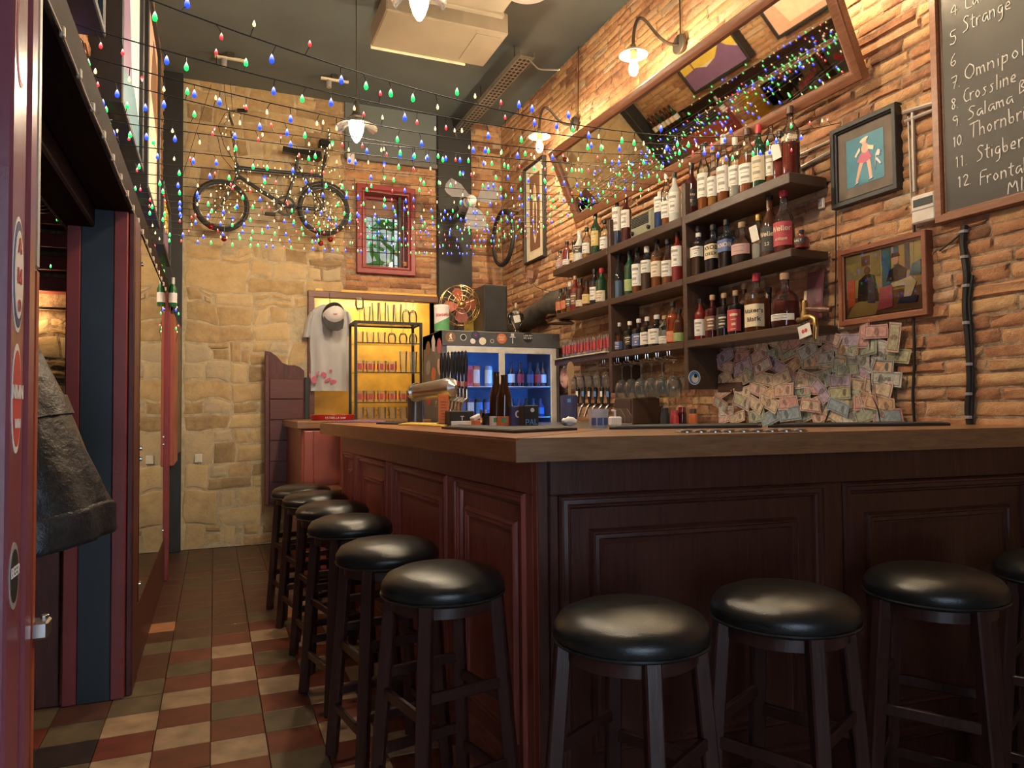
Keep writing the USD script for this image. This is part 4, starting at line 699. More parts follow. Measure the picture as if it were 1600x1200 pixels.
row('right', 'top', 2.307, [
 (1081, 256, 'dark bottle with white lettered label', D(body='gl_wine', lab='lab_black', words=[('whiskey', .08), ('RYE', .05)])), (1100, 224, 'clear bottle of amber spirit with tall white label', D(liq='liq_amber', fill=.2, lz=(.2, .55))), (1115, 230, 'amber bottle with pale label', D(kind='slim', liq='liq_gold', fill=.45, cap='cap_cork', r=.035)),
 (1132, 210, 'bottle with white wax top and white label', D(liq='liq_amber', fill=.3, cap='cap_white', lz=(.16, .52), r=.04)), (1150, 214, 'clear bottle with white cap', D(liq='liq_pale', fill=.4, cap='cap_white', lz=(.2, .52))), (1169, 200, 'large amber bourbon bottle with cream label and dark cap', D(liq='liq_amber', fill=.56, lab='lab_white', cap='cap_brown', r=.046, lz=(.14, .44))),
 (1187, 194, 'green-glass bottle with cream label and red cap', D(body='gl_green', lab='lab_cream', cap='cap_red', lz=(.12, .5))), (1206, 182, 'clear bottle with white label', D(X=2.62, liq='liq_amber', fill=.15, lz=(.16, .5), r=.035)), (1221, 205, 'amber bottle with long white paper tag', D(liq='liq_red', fill=.5, lab=None, tag=True)), (1237, 165, 'tall clear bottle of red-amber whiskey with silver band', D(liq='liq_red', fill=.47, lab='lab_cream', lz=(.50, .56), cap='cap_brown', r=.042))])
row('middle', 'top', 2.307, [
 (964, 305, 'dark bottle with white label', D(body='gl_navy', lz=(.3, .75), kind='round')), (978, 302, 'dark red bottle with white label', D(body='gl_wine', lz=(.3, .65))), (1031, 300, 'blue bottle with tall white label and silver cap', D(body='glass_blue', liq='liq_blue', fill=.45, lz=(.45, .85), cap='cap_white')),
 (1042, 268, 'clear bottle with bluish neck', D(liq='liq_amber', fill=.3, cap='cap_white', lz=(.15, .45))), (1054, 270, 'clear bottle with white label bearing a red mark', D(body='gl_milk', lab='lab_white', lz=(.2, .6)))])
row('left', 'top', 2.28 + .027, [
 (874, 392, 'pale clear bottle', D(liq='liq_pale', lab='lab_pink')), (885, 378, 'small red bottle', D(body='gl_red', lab='lab_white', lz=(.1, .3))), (896, 378, 'clear bottle with yellow label', D(lab='lab_yellow', kind='slim')), (905, 362, 'milky white bottle with dark round label', D(body='gl_milk', kind='bell', lab='lab_black', lz=(.28, .50), r=.05, cap='cap_white')),
 (916, 356, 'clear bottle behind the milky one', D(liq='liq_gold')), (930, 332, 'green bottle with yellow label', D(body='gl_green', lab='lab_yellow', lz=(.22, .56))), (944, 344, 'clear bottle with white label by the upright', D(lz=(.1, .45)))])
row('left', 'middle', 1.945, [
 (874, 452, 'clear flask with orange label', D(lab='lab_orange', kind='sq', r=.034)), (882, 450, 'black-capped bottle with orange and black label', D(body='gl_brown', lab='lab_orange', kind='sq', r=.034)), (889, 442, 'white-capped bottle with black label', D(liq='liq_amber', lab='lab_black', cap='cap_white')), (897, 432, 'reddish brown bottle', D(body='gl_red', lab='lab_brown', cap='cap_cork')),
 (905, 436, 'dark bottle with small label', D(body='gl_brown', lab='lab_cream', lz=(.1, .3))), (915, 440, 'bottle with oval yellow label', D(body='gl_brown', kind='bell', lab='lab_yellow', lz=(.15, .5))), (927, 421, 'dark wine bottle with white label', D(body='gl_black', lz=(.15, .5))), (938, 420, 'red-capped dark green bottle with cream label', D(body='gl_green', lab='lab_cream', cap='cap_red', r=.044, lz=(.06, .36)))])
row('middle', 'middle', 1.945, [
 (965, 398, 'ornate clear blue bottle', D(body='glass_blue', liq='liq_pale', fill=.4, kind='bell', lab=None)), (982, 391, 'dark green bottle with green label', D(body='gl_green', lab='lab_green', lz=(.1, .35))), (994, 386, 'tall amber bottle with long white label', D(liq='liq_amber', fill=.55, lz=(.16, .62), kind='slim')), (1009, 386, 'blue-tinted bottle with white cap and white label', D(body='glass_blue', liq='liq_amber', cap='cap_white', lz=(.40, .68), r=.04)),
 (1025, 372, 'amber whisky bottle with cream label', D(liq='liq_amber', fill=.6, lab='lab_cream', lz=(.22, .52), r=.04)), (1042, 374, 'round-shouldered bottle with big white label', D(kind='bell', liq='liq_amber', fill=.5, lz=(.18, .52), r=.041)), (1057, 360, 'tall bottle with white label beside the upright', D(body='gl_red', lz=(.3, .68)))])
row('right', 'middle', 1.945, [
 (1090, 354, 'dark-capped square bottle with white label', D(body='glass_blue', liq='liq_amber', fill=.55, kind='sq', r=.04, lz=(.38, .58), neck='lab_white')), (1113, 352, 'square bottle with cream KNOB CREEK label', D(body='glass_blue', liq='liq_dark', fill=.6, kind='sq', r=.040, lab='lab_cream', lz=(.28, .58), words=[('KNOB', .11), ('CREEK', .06)])), (1134, 344, 'blue-lit square bottle of dark whiskey', D(body='glass_blue', liq='liq_dark', fill=.6, kind='sq', r=.040, lab='lab_blue', lz=(.34, .58), words=[('KNOB', .09)])),
 (1158, 348, 'squat decanter of brown whiskey with pale label', D(kind='squat', liq='liq_dark', fill=.45, r=.055, lab='lab_pink', lz=(.22, .46), cap='cap_cork')), (1184, 336, 'gold-stoppered bottle with pinkish paper tag', D(kind='bell', liq='liq_pale', fill=.35, lab=None, cap='cap_gold', tag=True, r=.036)), (1202, 304, 'dark bourbon bottle with black and gold label', D(body='gl_brown', lab='lab_black', lz=(.08, .46), words=[('Weller', .08), ('12', .05)], kind='bell', r=.045)),
 (1224, 294, 'large red-capped bourbon bottle with pink-red label', D(liq='liq_red', fill=.4, lab='lab_red', lz=(.1, .46), cap='cap_red', words=[('Weller', .085), ('antique', .04)], kind='bell', r=.05)), (1251, 360, 'small round dark red jar', D(body='gl_red', kind='squat', lab='lab_black', r=.034, lz=(.2, .55), words=[('MALT', .12)], lang=.2))])
row('middle', 'bottom', 1.58, [
 (964, 505, 'short clear bottle with dark blue label', D(kind='sq', r=.038, liq='liq_amber', fill=.55, lab='lab_blue', cap='cap_white', lz=(.08, .36))), (981, 503, 'short dark bottle with white cap', D(kind='sq', r=.037, body='gl_black', lab='lab_black', cap='cap_white')), (995, 499, 'short bottle with blue and white label', D(kind='sq', r=.038, body='gl_black', lab='lab_blue', cap='cap_white', lz=(.1, .5))), (1008, 496, 'short bottle with plain white label and pale cap', D(kind='sq', r=.038, body='gl_black', lab='lab_white', cap='cap_white', lz=(.1, .5))),
 (1023, 493, 'wide dark bottle with white and brown label', D(kind='sq', r=.046, body='gl_black', lab='lab_white', cap='cap_white', lz=(.08, .55))), (1035, 494, 'clear bottle with white lower label', D(r=.037, liq='liq_pale', cap='cap_cork', lz=(.06, .3))), (1048, 472, 'orange bottle with bright orange label', D(liq='liq_orange', fill=.7, lab='lab_orange', lz=(.05, .3), r=.040)), (1058, 484, 'bottle with green label beside the upright', D(body='gl_brown', lab='lab_green', lz=(.05, .3)))])
row('right', 'bottom', 1.58, [
 (1091, 468, 'dark red bottle with white sketch label', D(body='gl_red', lz=(.1, .5), r=.035)), (1110, 462, 'dark square bottle with brown label', D(body='gl_wine', kind='sq', r=.036, lab='lab_brown', cap='cap_cork')), (1128, 459, 'dark bottle with black label and cork', D(body='gl_black', kind='sq', r=.036, lab='lab_black', cap='cap_cork')), (1146, 455, 'dark bottle with bright red label', D(body='gl_black', lab='lab_red', cap='cap_cork', lz=(.08, .56), kind='sq', r=.036)),
 (1160, 444, 'brown bottle with light brown label', D(body='gl_brown', lab='lab_pink', X=2.66, cap='cap_cork')), (1179, 428, 'bourbon bottle, red wax top, cream Maker\'s Mark label', D(liq='liq_amber', fill=.56, lab='lab_cream', cap='cap_red', kind='sq', r=.050, lz=(.08, .46), words=[("Maker's", .075), ('Mark', .075)])), (1198, 450, 'black bottle half hidden behind the decanter', D(body='gl_black', X=2.68, lab=None)), (1223, 428, 'squat clear decanter of red-amber bourbon with small white label', D(kind='squat', liq='liq_red', fill=.47, r=.066, lab='lab_white', lz=(.12, .24), cap='cap_cork', lang=.3))])
# ------------------------------------------------------------ radio, glasses, oddments on the shelves
rd = T('radio', 'small vintage green radio with a slatted speaker on the top shelf', 'radio', (2.60, 3.82, 2.308)); ra, rb_ = at(988, 350, X=2.56)[1], at(1023, 350, X=2.56)[1]
rd.part('case', box((2.545, rb_, 2.308), (2.67, ra, 2.458), .012), M('radio_olive', (.16, .16, .10), .4), world=True); rd.part('face', box((2.541, rb_ + .012, 2.318), (2.547, ra - .012, 2.448), .003), M('radio_face', (.25, .25, .17), .4), world=True)
for k in range(7): rd.part('slat', box((2.536, rb_ + .04, 2.375 + k * .010), (2.543, ra - .02, 2.380 + k * .010), .001), LK['print_black'], world=True)
for k in (0, 1): rd.part('knob', put(cyl(.013, .015, 16), (2.542, ra - .035 - k * (ra - rb_ - .07), 2.342), (0, -1, 0), (0, 0, 1)), LK['cap_black'], world=True)
def tumbler(h, r0, r1, th=.002): return lathe([(0, .004), (r0 - .004, .004), (r1 - th, h), (r1, h), (r0, .0), (0, 0)], 20)
def goblet(h, r, flip=False):
    p = [(0, 0), (.62 * r, .001), (.62 * r, .003), (.01, .008), (.004, .02), (.004, .42 * h), (.02, .45 * h), (.8 * r, .54 * h), (r, .68 * h), (.97 * r, .84 * h), (.82 * r, h), (.80 * r, h), (.94 * r, .84 * h), (.97 * r, .68 * h), (.77 * r, .55 * h), (.0, .47 * h)]
    if flip: p = [(a, h - b) for a, b in p][::-1]
    return lathe(p, 20)
def glass(name, label, loc, mesh, group, prt=None):
    t = T(name, label, 'glass', loc, 0, group); t.part('bowl', mesh, LK['glass_cup'], smooth=40)
    if prt: t.part('print', [patch(prt[0], prt[1], prt[2], a, .36, 5) for a in np.arange(6) * math.pi / 3 + .3], LK[prt[3]], smooth=40)
    return t
for i in range(8):
    y = 5.06 - i * .098; glass('printed_tumbler', f'red-printed beer tumbler on the low left shelf, {ORD[i]} from the left', (2.56, y, 1.5905), tumbler(.125, .027, .036), 'red-printed tumblers in the left bay', (.0335, .03, .10, 'lab_red'))
ups = []
for i in range(6):
    y = 4.23 - i * .118; glass('wine_glass', f'big round wine glass hung upside down under the middle bay, {ORD[i]} from the left', (2.56, y, 1.485 - .22), goblet(.22, .052, True), 'wine glasses hanging under the middle bay')
    if i % 2: glass('wine_glass', f'smaller wine glass hung behind, {ORD[i]} from the left under the middle bay', (2.66, y + .03, 1.485 - .2), goblet(.2, .042, True), 'wine glasses hanging behind under the middle bay')
for i in range(5):
    y = 5.0 - i * .13; glass('stem_glass', f'slim beer glass hung upside down under the left bay, {ORD[i]} from the left', (2.58, y, 1.536 - .19), goblet(.19, .034, True), 'slim glasses hanging under the left bay')
st = T('round_sticker', 'round blue and white sticker on the lower shelf upright', 'sticker', (2.6, 3.426, 1.43)); c = at(1085, 590, Y=3.4265)
for k, (r, col, dx, dz) in enumerate(((.042, 'print_white', 0, 0), (.037, 'print_blue', 0, 0), (.024, 'print_cream', .004, -.006), (.012, 'print_black', .008, .010))): st.part('print', put(prism(ell(dx, dz, r, r, 24), 0, .0008 + .0004 * k), c, **BW), LK[col], world=True, smooth=False)
bt = T('beer_tap_ornament', 'brass beer tap with a dark wooden handle fixed to the end of the lowest shelf', 'beer tap', (2.50, 2.52, 1.58)); o = V([2.512, 2.535, 1.60])
plain('brass', (.62, .42, .16), .25, 1.0)
bt.part('spout', tube([o + V(q) for q in ((.02, .06, 0), (0, .0, .004), (-.01, -.045, .006), (-.012, -.07, -.01), (-.012, -.075, -.05), (-.012, -.072, -.10))], [.014, .016, .012, .012, .012, .009], 12), LK['brass'], world=True)
bt.part('valve', lathe([(0, -.02), (.018, -.015), (.018, .015), (.012, .03), (.014, .06), (.010, .075), (0, .077)], 16).apply_translation(o + [0, .0, .01]), LK['brass'], world=True)
bt.part('handle', tube([o + V(q) for q in ((0, 0, .045), (.0, -.05, .038), (0, -.10, .03), (0, -.15, .022))], [.008, .013, .016, .010], 12), wood('tap_handle_wood', (.07, .03, .02), (.14, .06, .04), 1, .35), world=True)
fy = T('maroon_flyer', 'upright maroon card leaning on the wall at the end of the bottom shelf', 'card', (2.70, 2.55, 1.58)); c = at(1273, 461, X=2.70)
fy.part('card', put(thick(quad(.105, .235, 0, 2, 4), .002), c, (0, -1, 0), (.10, 0, 1)), M('card_maroon', (.12, .030, .045), .5, var=.1), world=True); fy.part('edge_strip', put(thick(quad(.02, .16, .003, 1, 1), .001), c + V([0, .062, -.05]), (0, -1, 0), (.1, 0, 1)), LK['lab_cream'], world=True)
cd = T('price_card', 'small tilted white card with two red dots taped to the bottom shelf edge', 'card', (2.497, 2.62, 1.50)); c = at(1257, 517, X=2.50)
cd.part('paper', put(thick(quad(.075, .058, 0), .001), c, (0, -1, .22), (0, .22, 1)), LK['lab_white'], world=True)
for k in (-1, 1): cd.part('print', put(prism(ell(k * .009, 0, .008, .009), 0, .001), c, (0, -1, .22), (0, .22, 1)), LK['print_red'], world=True)
# ------------------------------------------------------------ window in the back wall
wn = sx('window_1'); wx0, wx1, wz0, wz1 = 1.247, 1.822, 2.508, 3.372
M('window_red', (.26, .030, .035), .4, var=.15, scale=4); wc_ = V([(wx0 + wx1) / 2, YB - .02, (wz0 + wz1) / 2])
struct('casing', put(fram(wx1 - wx0, wz1 - wz0, [(0, -.03), (0, .03), (.005, .035), (.045, .035), (.052, .028), (.06, .020), (.075, .018), (.08, .0), (.08, -.12)]), wc_, **BW), LK['window_red'], wn)
struct('sash', put(fram(.40, .72, [(0, -.02), (0, .01), (.03, .01), (.034, -.01), (.034, -.02)]), (1.535, YB + .10, 2.94), **BW), LK['window_red'], wn); struct('shutter', box((1.34, YB + .12, 3.10), (1.72, YB + .14, 3.31), .004), LK['print_brown'], wn)
struct('jamb_post', box((1.665, YB + .02, 2.58), (1.70, YB + .06, 3.30), .004), LK['print_black'], wn)
for k in range(5): x = 1.37 + k * .07; struct('grille_bar', box((x - .004, YB + .16, 2.56), (x + .004, YB + .168, 3.31), .001), LK['print_black'], wn)
for k in range(5): z = 2.64 + k * .12; struct('grille_bar', box((1.33, YB + .158, z - .004), (1.74, YB + .166, z + .004), .001), LK['print_black'], wn)
struct('pane', box((1.34, YB + .148, 2.58), (1.66, YB + .151, 3.10), 0), LK['pane_glass'], wn)
yw = struct('wall_courtyard', box((.6, 8.4, 0), (2.9, 8.6, 5), 0), LK['plaster_white'])
pl = T('courtyard_plant', 'leafy green plant growing in the courtyard beyond the red window', 'plant', (1.6, 7.75, 0)); reg('leaf', {'p': ('principled_bsdf', {'base_color': (.10, .30, .06), 'roughness': .4}), 't': ('translucent_bsdf', {'color': (.2, .5, .08)}), 'm': ('mix_closure', {'fac': .4})}, [('p.BSDF', 'm.closure1'), ('t.BSDF', 'm.closure2')], 'm.closure')
g = random.Random(17)
for k in range(46):
    a = g.uniform(0, 6.28); L = g.uniform(.16, .3); m = prism([(0, 0), (.25 * L, .10 * L), (.6 * L, .11 * L), (L, 0), (.6 * L, -.11 * L), (.25 * L, -.10 * L)], 0, .001); p = m.vertices; p[:, 2] -= (p[:, 0] / L) ** 2 * .05
    pl.part('leaf', put(m, (g.uniform(1.35, 2.0), g.uniform(7.4, 7.9), g.uniform(2.5, 3.4)), (math.cos(a), g.uniform(-.4, .4), math.sin(a)), (-math.sin(a), g.uniform(-.8, -.1), math.cos(a))), LK['leaf'], world=True, smooth=False)
for k in range(4): pl.part('stem', tube([(1.45 + k * .15, 7.75, -.15), (1.45 + k * .15, 7.75, 1.9), (1.5 + k * .12, 7.65, 2.6), (1.42 + k * .18, 7.6, 3.3)], .012, 6), LK['print_green'], world=True)
# ------------------------------------------------------------ saloon door, shirt and cap
sd_ = T('saloon_door', 'dark red wooden saloon door leaf with a scrolled top against the stone wall', 'swing door', (.57, 6.77, .36))
sp_ = [(0, 0), (.34, 0), (.34, 1.2), (.30, 1.235), (.26, 1.25), (.20, 1.25), (.15, 1.27), (.10, 1.33), (.05, 1.365), (0, 1.375)]
sd_.part('leaf', put(prism(sp_, -.012, .012), (.414, 6.78, .36), **BW), LK['dark_red_wood'], world=True, smooth=20)
wood('saloon_board', (.075, .020, .014), (.14, .042, .028), 0, .45)
for k in range(6): sd_.part('board', box((.455, 6.755, .38 + k * .185), (.745, 6.772, .38 + k * .185 + .181), .005), LK['saloon_board'], world=True)
sd_.part('stile', box((.414, 6.75, .36), (.452, 6.772, 1.70), .005), LK['saloon_board'], world=True); sd_.part('post', box((.756, 6.76, 0), (.80, 6.84, 1.50), .005), LK['black_paint'], world=True)
M('cotton_grey', (.50, .50, .50), .9, var=.06, scale=4, sheen_weight=.3); ts = T('tshirt', 'light grey t-shirt with a red print at the hem hanging before the niche', 't-shirt', (1.0, 6.80, 1.38))
def cloth(rows, y0, n=22, amp=.012, ph=0.):
    v = []
    for z, xa, xb in rows:
        t = np.linspace(0, 1, n); x = xa + (xb - xa) * t; v.append(np.c_[x, y0 - .045 * np.sin(np.pi * t) + amp * np.sin(t * 19 + ph + z * 4) * np.clip((2.2 - z) * 2, .2, 1), np.full(n, z)])
    k = len(rows); i, j = np.meshgrid(np.arange(k - 1), np.arange(n - 1), indexing='ij'); a = i * n + j; q = np.stack([a, a + 1, a + n + 1, a + n], 2).reshape(-1, 4)
    return trimesh.Trimesh(np.vstack(v), np.vstack([q[:, [0, 1, 2]], q[:, [0, 2, 3]]]), process=False)
c0 = at(474, 545, Y=6.80)[0]; sx_ = lambda u: at(u, 545, Y=6.80)[0]; sz_ = lambda v: at(515, v, Y=6.80)[2]
bodyrows = [(sz_(v), sx_(a), sx_(b)) for v, a, b in ((611, 486, 548), (590, 486, 547), (565, 486, 546), (540, 485, 545), (520, 485, 544), (505, 484, 545), (492, 486, 546), (484, 490, 543), (479, 498, 535), (476, 505, 528))]
ts.part('body', cat(cloth(bodyrows, 6.82), cloth([(z, a + .004, b - .004) for z, a, b in bodyrows], 6.855, amp=.004)), LK['cotton_grey'], world=True, smooth=True)
for s, pts in ((0, ((528, 474, 484), (515, 476, 487), (500, 479, 489), (488, 485, 492))), (1, ((525, 543, 548), (512, 543, 550), (498, 542, 551), (486, 540, 547)))): ts.part('sleeve', cloth([(sz_(v), sx_(a), sx_(b)) for v, a, b in pts], 6.83, 8, .004), LK['cotton_grey'], world=True, smooth=True)
for u, v, w, h in ((490, 594, .05, .07), (496, 584, .02, .05), (505, 586, .055, .05), (511, 594, .03, .07), (520, 597, .045, .06), (516, 580, .03, .03), (484, 588, .015, .06)): ts.part('print', put(prism(ell(0, 0, w / 2, h / 2, 9, u), 0, .001), (sx_(u), 6.767, sz_(v)), **BW), LK['print_pink'], world=True)
ts.part('hanger_wire', tube([(sx_(516), 6.82, sz_(478)), (sx_(516), 6.84, sz_(462)), (sx_(516), 6.85, sz_(456))], .003, 6), LK['print_black'], world=True)
cp = T('baseball_cap', 'black cap with a white front panel and red emblem hung over the t-shirt', 'cap', (*at(521, 495, Y=6.66)[:2], at(521, 518, Y=6.66)[2])); cc = at(522, 490, Y=6.68)
dome = lathe([(0, .115), (.035, .112), (.065, .095), (.088, .06), (.097, .02), (.098, 0), (.094, 0), (.085, .058), (.062, .09), (0, .108)], 28)
cp.part('crown', put(dome, cc + [0, .05, .0], (1, .1, .0), (0, .55, .83)), LK['print_black'], world=True, smooth=True)
fpan = [(.107 * math.cos(a) * math.cos(b), .107 * math.sin(a) * math.cos(b), .124 * math.sin(b)) for b in np.linspace(.05, 1.5, 7) for a in np.linspace(-2.95, -.19, 12)]
i, j = np.meshgrid(np.arange(6), np.arange(11), indexing='ij'); a = i * 12 + j; q = np.stack([a, a + 1, a + 13, a + 12], 2).reshape(-1, 4)
cp.part('front_panel', put(trimesh.Trimesh(V(fpan), np.vstack([q[:, [0, 1, 2]], q[:, [0, 2, 3]]]), process=False), cc + [0, .05, .0], (1, .1, 0), (0, .55, .83)), LK['print_white'], world=True, smooth=True)
cp.part('emblem', put(prism(ell(0, 0, .017, .024, 5, 1.57), 0, .002), cc + [.0, -.062, -.005], (1, 0, 0), (0, .35, .94)), LK['print_red'], world=True)
cp.part('brim', put(lathe([(.096, .0), (.10, .002), (.10, -.002)], 28), cc + [0, .05, 0], (1, .1, 0), (0, .55, .83)), LK['print_black'], world=True)
br_ = prism([(-.09, -.02), (-.092, -.06), (-.075, -.135), (-.03, -.165), (.03, -.165), (.075, -.135), (.092, -.06), (.09, -.02)], -.002, .002); br_.vertices[:, 2] -= (br_.vertices[:, 0] * 3) ** 2 * .25
cp.part('visor', put(br_, cc + [0, -.01, -.005], (1, .1, 0), (0, .3, .95)), LK['print_black'], world=True)
# ------------------------------------------------------------ glass rack in the niche
def rk(u, v, Y=6.0): return at(u, v, Y=Y)
x0, x1 = rk(556, 600)[0], rk(658, 600)[0]; ry0, ry1 = 6.0, 6.27; rz = [1.121, rk(600, 628)[2], rk(600, 581)[2], rk(600, 535)[2], rk(600, 504)[2]]
rt_ = T('glass_rack', 'black metal rack with glass shelves full of glasses before the yellow niche', 'rack', ((x0 + x1) / 2, 6.13, 1.121))
for x in (x0, x1):
    for y in (ry0, ry1): rt_.part('post', box((x - .011, y - .011, 1.121), (x + .011, y + .011, rz[4] + .01), .002), LK['print_black'], world=True)
for y in (ry0, ry1): rt_.part('top_rail', box((x0, y - .010, rz[4] - .012), (x1, y + .010, rz[4] + .010), .002), LK['print_black'], world=True)
for x in (x0, x1): rt_.part('top_rail', box((x - .010, ry0, rz[4] - .012), (x + .010, ry1, rz[4] + .010), .002), LK['print_black'], world=True)
plain('glass_shelf_edge', (.10, .12, .11), .1)
for z in rz[1:]:
    rt_.part('glass_shelf', box((x0 + .012, ry0 + .012, z - .006), (x1 - .012, ry1 - .012, z), .001), LK['glass_clear'], world=True); rt_.part('shelf_rail', box((x0, ry0 - .006, z - .009), (x1, ry0 + .003, z - .002), .001), LK['print_black'], world=True)
NT2 = ['bottom', 'second', 'third', 'fourth', 'top']
for k, z in enumerate(rz):
    n = [6, 6, 6, 6, 8][k]
    for i in range(n):
        x = x0 + .045 + (x1 - x0 - .09) * i / (n - 1); y = ry0 + .07 + (i % 2) * .02; lab = f'{ORD[i]} from the left on the {NT2[k]} level of the black rack'; gp = f'glasses on the {NT2[k]} level of the black rack'
        if k == 0:
            t = glass('beer_mug', 'thick glass mug, ' + lab, (x, y, z + .001), tumbler(.10, .034, .037, .005), gp); t.part('handle', tube(arc((.040, 0, .052), .026, -1.35, 1.35, 10, (1, 0, 0), (0, 0, 1)), .005, 7), LK['glass_clear'])
        elif k == 1 or (k == 2 and i < 4): glass('printed_tumbler', 'red-printed tumbler, ' + lab, (x, y, z + .001), tumbler(.095, .036, .041), gp, (.0402, .02, .07, 'lab_red'))
        elif k == 2: glass('tall_glass', 'tall clear beer glass, ' + lab, (x, y, z + .001), tumbler(.18, .028, .036), gp)
        elif k == 3: glass('stem_glass' if i > 2 else 'clear_tumbler', ('upside-down stemmed glass, ' if i > 2 else 'short clear tumbler, ') + lab, (x, y, z + .001), goblet(.16, .037, True) if i > 2 else tumbler(.09, .032, .036), gp)
        else: glass('stem_glass' if i in (0, 6, 7) else 'tall_glass', ('stemmed glass, ' if i in (0, 6, 7) else 'tall clear glass, ') + lab, (x, y, z + .012), goblet(.2, .036, i > 5) if i in (0, 6, 7) else tumbler([0, .13, .16, .17, .15, .16][i], .027, .033), gp)
ns = T('niche_light', 'hidden warm strip lamp along the top of the yellow niche', 'lamp', (1.45, 6.945, 2.29)); ns.part('tube', tube([(.95, 6.945, 2.285), (1.98, 6.945, 2.285)], .009, 8), emit('strip_warm', (1, .84, .56), 60 * LAMP), world=True); ns.part('holder', box((.93, 6.93, 2.296), (2.0, 6.97, 2.309), .003), LK['print_white'], world=True)
# ------------------------------------------------------------ drinks fridge
clear('pane_glass2', (.93, .95, .95), 1.25, .04); FY = 5.35; fx0, fx1, fz = 1.630, 2.640, 1.815; fu = lambda u: at(u, 600, Y=FY)[0]; fv = lambda v: at(780, v, Y=FY)[2]
fr = T('drinks_fridge', 'grey two-door glass-front drinks fridge with stickers and blue interior light', 'fridge', ((fx0 + fx1) / 2, FY + .3, .90))
M('fridge_grey', (.13, .125, .115), .4); M('fridge_silver', (.62, .59, .53), .4); M('fridge_inner', (.26, .38, .56), .4)
zh = fv(542); fb = FY + .56
for a, b in (((fx0, FY, .90), (fx0 + .04, fb, fz)), ((fx1 - .06, FY, .90), (fx1, fb, fz)), ((fx0, FY, zh), (fx1, fb, fz)), ((fx0, fb - .03, .90), (fx1, fb, fz)), ((fx0, FY, .90), (fx1, fb, .98))): fr.part('cabinet_panel', box(a, b, .006), LK['fridge_grey'], world=True)
fr.part('plinth', box((fx0 + .02, FY + .03, 0), (fx1 - .02, fb - .02, .901), .004), LK['print_black'], world=True); fr.part('header', box((fx0, FY - .012, zh), (fx1, FY + .002, fz - .004), .004), M('fridge_header', (.085, .085, .088), .35), world=True)
fr.part('liner', box((fx0 + .041, fb - .036, .99), (fx1 - .061, fb - .031, zh - .002), 0), LK['fridge_inner'], world=True)
ed_ = [(fx0 + .03, fu(787)), (fu(779), fu(868))]
for k, (a, b) in enumerate(ed_):
    y = FY - .004 - .014 * (1 - k); h0, h1 = .985, zh - .004; dfp = fr.part('door_frame', put(fram(b - a, h1 - h0, [(0, 0), (0, .012), (.004, .014), (.045, .014), (.049, .010), (.049, 0)]), ((a + b) / 2, y, (h0 + h1) / 2), **BW), LK['fridge_silver'], world=True)
    fr.part('door_glass', box((a + .04, y - .004, h0 + .04), (b - .04, y - .002, h1 - .04), 0), LK['pane_glass2'], parent=dfp, world=True)
zs = [.985, fv(652), fv(603)]
for z in zs[1:]: fr.part('shelf', box((fx0 + .045, FY + .05, z - .008), (fx1 - .065, fb - .04, z), .001), LK['print_white'], world=True)
BL = emit('fridge_led', (.02, .22, 1.0), 20)
for x in (fx0 + .047, (fu(783)) - .006, fu(783) + .008, fx1 - .070): fr.part('led_strip', box((x - .004, FY + .012, 1.0), (x + .004, FY + .022, zh - .01), .001), BL, world=True)
def can(x, y, z, h, r, col, lab, label, bot=False, grp='cans and bottles in the fridge'):
    t = T('fridge_bottle' if bot else 'drink_can', label, 'bottle' if bot else 'can', (x, y, z), 0, grp)
    if bot: t.part('glass', lathe([(0, 0), (r, .003), (r, h * .55), (r * .4, h * .75), (r * .38, h), (0, h)], 14), LK[col])
    else: t.part('body', lathe([(0, 0), (r * .85, 0), (r, .008), (r, h - .012), (r * .86, h), (r * .8, h - .004), (0, h - .004)], 16), LK[col])
    t.part('label', patch(r + .0006, h * .15, h * (.5 if bot else .8), -1.9, 1.0, 10), LK[lab]); return t
DOORN = ['left', 'right']
for k, items in enumerate(([(720, 'print_pink', 'print_white', 0), (733, 'print_pink', 'print_red', 0), (744, 'lab_orange', 'lab_white', 0), (763, 'print_grey', 'lab_white', 0)], [(799, 'gl_brown', 'lab_white', 1), (813, 'gl_brown', 'lab_red', 1), (828, 'gl_navy', 'lab_blue', 1), (840, 'gl_brown', 'lab_red', 1), (848, 'gl_brown', 'lab_white', 1)])):
    for i, (u, c, l, b) in enumerate(items): can(at(u, 600, Y=FY + .13)[0], FY + .13, zs[2] + .001, .20 if b else .165, .034, c, l, f'{"bottle" if b else "tall can"} with {l.split("_")[1]} label, {ORD[i]} from the left, upper {DOORN[k]} fridge shelf', bool(b))
for k, us in enumerate(((722, 735, 748, 761, 773), (800, 811, 822, 833, 844))):
    for i, u in enumerate(us): can(at(u, 600, Y=FY + .12)[0], FY + .12, zs[1] + .001, .15, .033, ['gl_navy', 'print_navy', 'print_black'][i % 3], ['lab_blue', 'lab_white', 'print_blue'][(i + k) % 3], f'dark can or bottle with {["blue", "white", "bright blue"][(i + k) % 3]} label, {ORD[i]} from the left, lower {DOORN[k]} fridge shelf', k == 1)
def disc(u, v, r, col, name='sticker', words=None, ring=None, y=FY - .0125):
    c = at(u, v, Y=y); sp_ = fr.part(name, put(prism(ell(0, 0, r, r, 24), 0, .001), c, **BW), LK[col], world=True, smooth=False)
    if ring: fr.part(name, put(prism(ell(0, 0, r * .8, r * .8, 24), .001, .0016), c, **BW), LK[ring], parent=sp_, world=True, smooth=False)
    for dz, s, h, cl in words or (): fr.part('lettering', text(s, h, c + [0, -.002, dz], (1, 0, 0), (0, 0, 1), .0008, True), LK[cl], parent=sp_, world=True, smooth=False)
